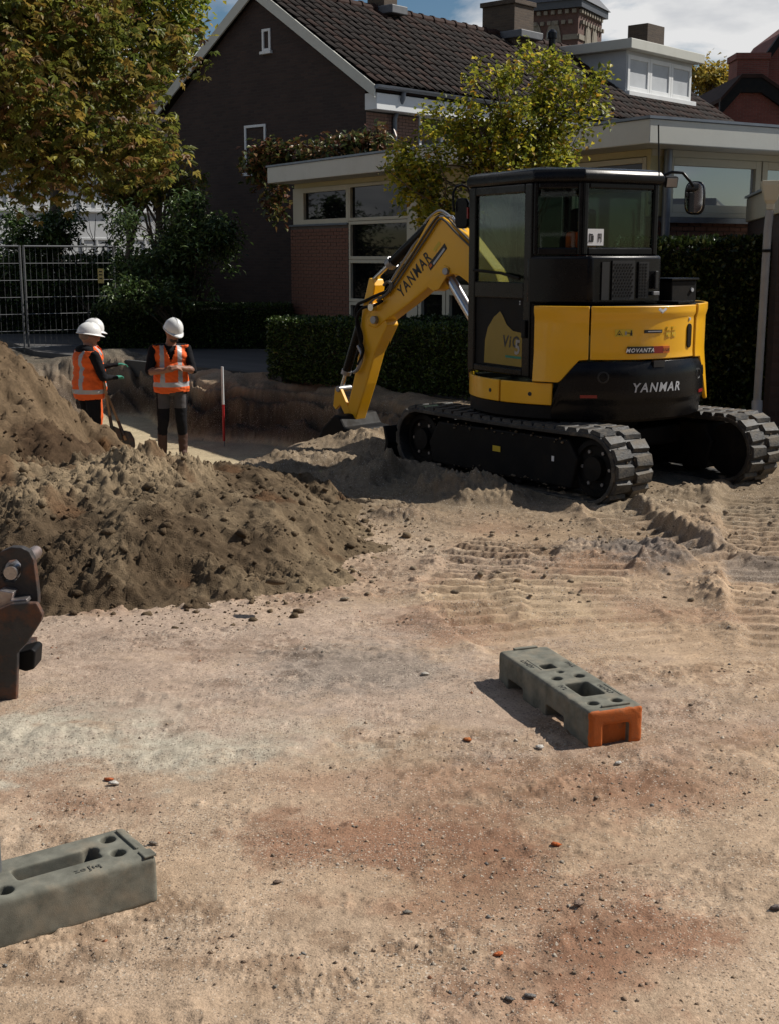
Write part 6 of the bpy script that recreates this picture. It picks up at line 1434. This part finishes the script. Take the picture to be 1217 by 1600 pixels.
s1b, s2b = atY(179, 690, YS + .05), atY(201, 697, YS + .05)
shovel('shovel with pale wooden handle held upright by the man with green glove', atY(163, 596, YS), (s1b.x, s1b.y, s1b.z))
shovel('shovel with dark wooden handle leaning outward in front of orange trousers', atY(169, 618, YS + .08), (s2b.x, s2b.y, s2b.z))
pb = gp(351, 697, PZ)
rp_ = thing('ranging_pole', 'red and white surveying pole standing upright on the trench floor', 'pole', pb)
zt_ = atY(351, 573, pb.y).z - pb.z; zm_ = atY(351, 632, pb.y).z - pb.z
obj('white_band', MB().tube([(0, 0, zm_ + .001), (.0, 0, zt_)], .017, 12), M['whitepaint'], rp_, smooth=True)
obj('red_band', MB().tube([(0, 0, .07), (0, 0, zm_)], .017, 12), M['polered'], rp_, smooth=True)
obj('spike', MB().tube([(0, 0, -.06), (0, 0, .069)], [.004, .014], 10), M['greysteel'], rp_, smooth=True)

# ------------------------------------------------------------------ concrete fence feet
def cut_block(name, L_, W_, H_, holes_rect, holes_round, notches, ends):
    """block with through holes: built as a mesh, cut by boolean with cutter boxes"""
    b = MB(); c = .014
    b.box(-L_ / 2, L_ / 2, -W_ / 2, W_ / 2, 0, H_); o = obj(name, b, M['concrete']); bv = o.modifiers.new('b', 'BEVEL'); bv.width = c; bv.segments = 2
    cm = MB()
    for x0, x1, y0, y1, d in holes_rect: cm.box(x0, x1, y0, y1, H_ - d, H_ + .05)
    for x_, y_, r_, d in holes_round: cm.lathe([(r_ * .9, H_ - d), (r_, H_ + .05)], 20, (x_, y_, 0))
    for x0, x1, y0, y1, z1 in notches: cm.box(x0, x1, y0, y1, -.05, z1)
    for x0, x1, y0, y1, z0, z1 in ends: cm.box(x0, x1, y0, y1, z0, z1)
    co = obj('cutter', cm, M['concrete']); bo = o.modifiers.new('c', 'BOOLEAN'); bo.object = co; bo.operation = 'DIFFERENCE'; bo.solver = 'EXACT'; bo.use_self = True
    dg = bpy.context.evaluated_depsgraph_get(); me = bpy.data.meshes.new_from_object(o.evaluated_get(dg)); bpy.data.objects.remove(o); bpy.data.objects.remove(co)
    o = bpy.data.objects.new('tmp', me); col.objects.link(o); o.modifiers.clear()
    r_ = o.modifiers.new('r', 'REMESH'); r_.mode = 'VOXEL'; r_.voxel_size = .0052; s_ = o.modifiers.new('s', 'SMOOTH'); s_.factor = .5; s_.iterations = 2
    dg = bpy.context.evaluated_depsgraph_get(); m2 = bpy.data.meshes.new_from_object(o.evaluated_get(dg)); bpy.data.objects.remove(o); bpy.data.meshes.remove(me); me = m2
    n = len(me.vertices); co = np.zeros(n * 3); me.vertices.foreach_get('co', co); co = co.reshape(-1, 3); no = np.zeros(n * 3); me.vertices.foreach_get('normal', no); no = no.reshape(-1, 3)
    f1 = fbm(co[:, 0] * 30 + co[:, 2] * 21, co[:, 1] * 30 - co[:, 2] * 17, 3, 611)
    e_ = ((np.abs(co[:, 0]) > L_ / 2 - .022).astype(int) + (np.abs(co[:, 1]) > W_ / 2 - .022) + ((co[:, 2] > H_ - .022) | (co[:, 2] < .022))) >= 2
    chip = e_ * sst(.22, .42, fbm(co[:, 0] * 22 + 7, co[:, 1] * 22 + co[:, 2] * 22, 3, 613)); co = co + no * (.0006 * f1 - .0012 * chip)[:, None]; me.vertices.foreach_set('co', co.ravel())
    me.polygons.foreach_set('use_smooth', np.ones(len(me.polygons), bool))
    me.name = name; me.materials.clear(); me.materials.append(M['concrete']); return me
L_, W_, H_ = .80, .232, .148
# block A (right): long axis from the painted end away
a0 = gp(918, 1172); a1 = gp(772, 1065); a2 = gp(1008, 1160); d = (a1 - a0).normalized(); ctr = a0 + d * L_ / 2 + Vector((d.y, -d.x, 0)) * W_ / 2
ang = math.atan2(-d.y, -d.x)       # local +x points to the painted end
meA = cut_block('block_body', L_, W_, H_, [(.08, .235, -.055, .045, .13), (-.17, -.11, -.045, .015, .13)], [(.315, .045, .024, .09), (.315, -.055, .024, .09), (.01, .05, .024, .09), (.01, -.05, .024, .09), (-.06, -.0, .018, .015)],
               [(-.30, -.16, -W_, W_, .055), (.05, .20, -W_, W_, .06)], [(L_ / 2 - .025, L_, -.055, .055, -.05, .088)])
bA = thing('fence_foot_block', 'weathered grey concrete fence foot with one orange painted end', 'concrete block', (ctr.x, ctr.y, gz1(ctr.x, ctr.y) - .012), ang)
meA.materials.append(M['blockorange']); fc = np.zeros(len(meA.polygons) * 3); meA.polygons.foreach_get('center', fc); fc = fc.reshape(-1, 3); no_ = np.zeros(len(fc) * 3); meA.polygons.foreach_get('normal', no_); no_ = no_.reshape(-1, 3)
meA.polygons.foreach_set('material_index', ((fc[:, 0] > L_ / 2 - .035) & (no_[:, 0] > .55 + .2 * fbm(fc[:, 1] * 40, fc[:, 2] * 40, 2, 617))).astype(np.int32))
bodyA = link('body', meA, bA)
obj('stop_rib', MB().box(.365, .378, -.05, .07, H_ - .002, H_ + .008), M['concrete'], bA, bevel=.003)
obj('end_lip', MB().box(-.395, -.375, -.05, .06, H_ - .002, H_ + .008), M['concrete'], bA, bevel=.003)
def emboss(parent, s, x_, y_, size, rot):
    vs, fs, x0, x1 = text_mb(s, size, 0, .0005, .0012); Q = Matrix.Translation((x_, y_, H_ + .0008)) @ Matrix.Rotation(rot, 4, 'Z'); obj('lettering', MB().add([Q @ Vector(v_) for v_ in vs], fs), pm('emboss', (.075, .075, .062), .9), parent)
def worn_marks(x_, y_, n_, line):
    m = MB(); r_ = random.Random(n_ + int(x_ * 1000))
    for k in range(n_):
        a = x_ + k * .018; h_ = r_.uniform(.012, .022)
        m.box(a, a + .004, y_, y_ + h_, H_ - .001, H_ + .0012)
        b_ = r_.choice((0, h_ * .5, h_ - .004)); m.box(a + .0042, a + .012, y_ + b_, y_ + b_ + .004, H_ - .001, H_ + .0012)
    if line: m.box(x_, x_ + n_ * .018 + .03, y_ + .030, y_ + .032, H_ - .001, H_ + .0012)
    obj('worn_mark', m, M['ink'], bA)
worn_marks(.14, .060, 6, True); worn_marks(-.16, .075, 4, False); worn_marks(-.24, -.09, 6, True); worn_marks(.10, -.09, 3, False)
# block B (left foreground)
b0 = gp(250, 1412); b1 = gp(0, 1490); d = (b1 - b0).normalized(); ctr = b0 + d * L_ / 2 + Vector((d.y, -d.x, 0)) * W_ / 2
ang = math.atan2(-d.y, -d.x)
meB = cut_block('block_body', L_, W_, H_, [(.03, .27, -.035, .035, .14)], [(.325, .060, .024, .09), (.315, -.035, .024, .09), (.255, .018, .026, .07), (-.02, -.065, .026, .09), (-.02, .06, .026, .09)], [(-.28, -.1, -W_, W_, .03), (-.02, .3, -W_, W_, .006)], [])
bB = thing('fence_foot_block', 'plain dark grey concrete fence foot holding a fence post, half out of frame', 'concrete block', (ctr.x, ctr.y, gz1(ctr.x, ctr.y) - .008), ang)
link('body', meB, bB)
obj('stop_rib', MB().box(.362, .374, -.05, .09, H_ - .002, H_ + .007), M['concrete'], bB, bevel=.003)
obj('end_lip', MB().box(.36, .398, -.115, -.07, H_ - .002, H_ + .005), M['concrete'], bB, bevel=.003)
emboss(bB, 'bıʃoz', .245, -.075, .030, math.pi)
# fence post standing in block B
q = Matrix.Rotation(ang, 4, 'Z') @ Vector((-.02, .06, 0)); pp = Vector((ctr.x, ctr.y, 0)) + q
fp = thing('fence_post', 'pale galvanised fence tube standing in the grey block at the picture edge', 'fence post', (atY(-10, 1330, pp.y).x, pp.y, .05))
obj('tube', MB().tube([(0, 0, 0), (0, 0, 2.0)], .020, 14), M['galv'], fp, smooth=True)
obj('cap', MB().lathe([(.022, 2.0), (.022, 2.015), (0, 2.022)], 14), M['galv'], fp)

# ------------------------------------------------------------------ site fence
def panel(label, pL, pR, h, top_l=None):
    pL, pR = Vector(pL), Vector(pR); t = thing('mesh_fence_panel', label, 'fence', pL, group='temporary mesh fence panels'); d = pR - pL
    for q, ln in ((Vector((0, 0, 0)), h), (d, h)): obj('post', MB().tube([q + Vector((0, 0, -.05)), q + Vector((0, 0, ln))], .021, 10), M['galv'], t, smooth=True)
    for z_ in (.06, h - .02): obj('rail', MB().tube([Vector((0, 0, z_)), d + Vector((0, 0, z_))], .019 if z_ > 1 else .016, 10), M['galv'], t, smooth=True)
    for k in range(1, 6): obj('rail', MB().tube([Vector((0, -.01, .06 + (h - .08) * k / 6)), d + Vector((0, -.01, .06 + (h - .08) * k / 6))], .0075, 6), M['galv'], t, smooth=True)
    wm = MB(); nn = int(d.length / .105)
    for k in range(1, nn): wm.tube([d * (k / nn) + Vector((0, .012, .06)), d * (k / nn) + Vector((0, .012, h - .02))], .0028, 4)
    tag(obj('wire_mesh', wm, M['galv'], t), kind='stuff'); return t
fR, fM, fL = gp(184, 543, .02), gp(46, 548, .02), gp(-190, 556, .02)
panel('mesh fence panel hung with a small yellow notice', fM, fR, 1.98)
panel('mesh fence panel continuing out of the picture behind the tall heap', fL, fM - Vector((.06, .05, 0)), 1.98)
nq = atY(158, 431, fR.y - .25)
sg = thing('fence_notice', 'small cream yellow notice hung on the mesh fence', 'sign', nq); obj('plate', MB().box(-.055, .055, -.004, .0, -.14, .14), M['signyellow'], sg)
for k, z_ in enumerate((.08, .02, -.05)): obj('printed_mark', MB().box(-.03, .03, -.0065, -.0045, z_ - .012, z_ + .012), M['ink'], sg)

# ------------------------------------------------------------------ blue car parked beyond the fence
cq = atY(-108, 470, 33)
car = thing('parked_car', 'light blue car parked far behind the mesh fence at the left', 'car', (cq.x, 33, 0), R(8))
cp = [(-2.1, .35), (2.0, .35), (2.05, .75), (1.15, .95), (.55, 1.42), (-1.2, 1.46), (-2.0, .98), (-2.15, .7)]
obj('body', MB().extrude([(x_, -.85, z_) for x_, z_ in cp], (0, 1.7, 0)), M['carblue'], car, bevel=.08, smooth=True)
obj('side_window', MB().extrude([(x_, -.858, z_) for x_, z_ in ((-1.6, 1.0), (.9, 1.0), (.45, 1.36), (-1.1, 1.38))], (0, .006, 0)), M['pane'], car)
obj('windscreen', MB().add([(1.16, -.7, .97), (1.16, .7, .97), (.60, .62, 1.41), (.60, -.62, 1.41)], [(0, 1, 2, 3)]), M['pane'], car)
for x_ in (-1.3, 1.3):
    for y_ in (-.86, .70):
        wl = obj('wheel', MB().lathe([(.0, 0), (.19, .02), (.2, .0), (.31, .0), (.32, .03), (.32, .16), (0, .16)], 24, T=Matrix.Translation((x_, y_, .32)) @ Matrix.Rotation(R(-90), 4, 'X')), M['rubber'], car, smooth=True)
        obj('rim', MB().lathe([(.19, -.006), (.19, .016), (0, .014)], 20, T=Matrix.Translation((x_, y_ - .002, .32)) @ Matrix.Rotation(R(-90), 4, 'X')), M['galv'], wl)

# ------------------------------------------------------------------ rusty digging bucket at the left edge
KY = 5.02
bk = thing('excavator_bucket', 'rusty loose excavator bucket with hooked coupling ears at the left edge', 'bucket', (-1.75, KY, 0))
def kpx(px, dy=0.0):
    return [Vector((atY(u, v, KY + dy).x + 1.75, dy, atY(u, v, KY + dy).z)) for u, v in px]
low = [(-90, 1118), (-60, 1110), (0, 1106), (26, 1101), (28, 1019), (42, 1006), (65, 970), (67, 960), (58, 943), (44, 942), (18, 944), (0, 952), (-40, 975), (-80, 1000)]
obj('side_plate', MB().extrude(kpx(low), (0, .035, 0)), M['rust'], bk, bevel=.006)
obj('edge_plate', MB().extrude(kpx([(18, 938), (42, 936), (44, 942), (20, 944), (0, 953), (-20, 964), (-20, 940), (0, 922), (22, 926)], .04), (0, .20, 0)), M['shinysteel'], bk, bevel=.004)
def ear(dy):
    outer = kpx([(-30, 905), (-14, 880), (2, 862), (18, 855), (34, 856), (46, 862), (53, 875), (57, 905), (60, 930), (60, 945), (30, 943), (10, 940), (-20, 950)], dy)
    inner = kpx([(6, 885), (14, 876), (26, 874), (33, 882), (32, 900), (22, 910), (8, 908), (2, 898)], dy)
    # ring by joining outer and inner outlines
    no_, ni = len(outer), len(inner); m = MB(); th = Vector((0, .045, 0)); vs = outer + inner + [p + th for p in outer] + [p + th for p in inner]
    c_ = sum(inner, Vector()) / ni; ai = [math.atan2(p.z - c_.z, p.x - c_.x) for p in inner]; ao = [math.atan2(p.z - c_.z, p.x - c_.x) for p in outer]
    near = [min(range(ni), key=lambda k: abs((ai[k] - a + math.pi) % (2 * math.pi) - math.pi)) for a in ao]; F = []
    for i in range(no_):
        j = (i + 1) % no_; a, b = near[i], near[j]; path = [a]; 
        step = 1 if ((b - a) % ni) <= ni / 2 else -1
        while path[-1] != b: path.append((path[-1] + step) % ni)
        f = [i, j] + [no_ + k for k in path[::-1]]; F.append(tuple(f)); F.append(tuple(q + no_ + ni for q in f[::-1])); F.append((j, i, i + no_ + ni, j + no_ + ni))
    for k in range(ni): F.append((no_ + k, no_ + (k + 1) % ni, no_ + (k + 1) % ni + no_ + ni, no_ + k + no_ + ni))
    return obj('coupling_ear', m.add(vs, F), M['rust'], bk, bevel=.004)
ear(.10); ear(.34)
c_ = kpx([(20, 893)], .1)[0]; obj('coupling_pin', MB().tube([c_ + Vector((0, -.03, 0)), c_ + Vector((0, .36, 0))], .028, 14), M['shinysteel'], bk, smooth=True)
sb = kpx([(28, 1020), (50, 1014), (56, 1018), (54, 1046), (40, 1050), (28, 1046)], .06); obj('side_cutter', MB().extrude(sb, (0, .12, 0)), M['blackmat'], bk, bevel=.008)
# bucket shell going off to the left
sh = [(-.10, .02), (-.35, .0), (-.62, .08), (-.78, .26), (-.80, .46), (-.70, .56), (-.74, .46), (-.72, .28), (-.58, .11), (-.34, .035), (-.10, .05)]
obj('shell', MB().extrude([(x_ + .2, .0, z_) for x_, z_ in sh], (0, .75, 0)), M['rust'], bk, smooth=True)
obj('back_plate', MB().box(-.62, .12, .36, .75, .40, .44), M['rust'], bk, bevel=.005)
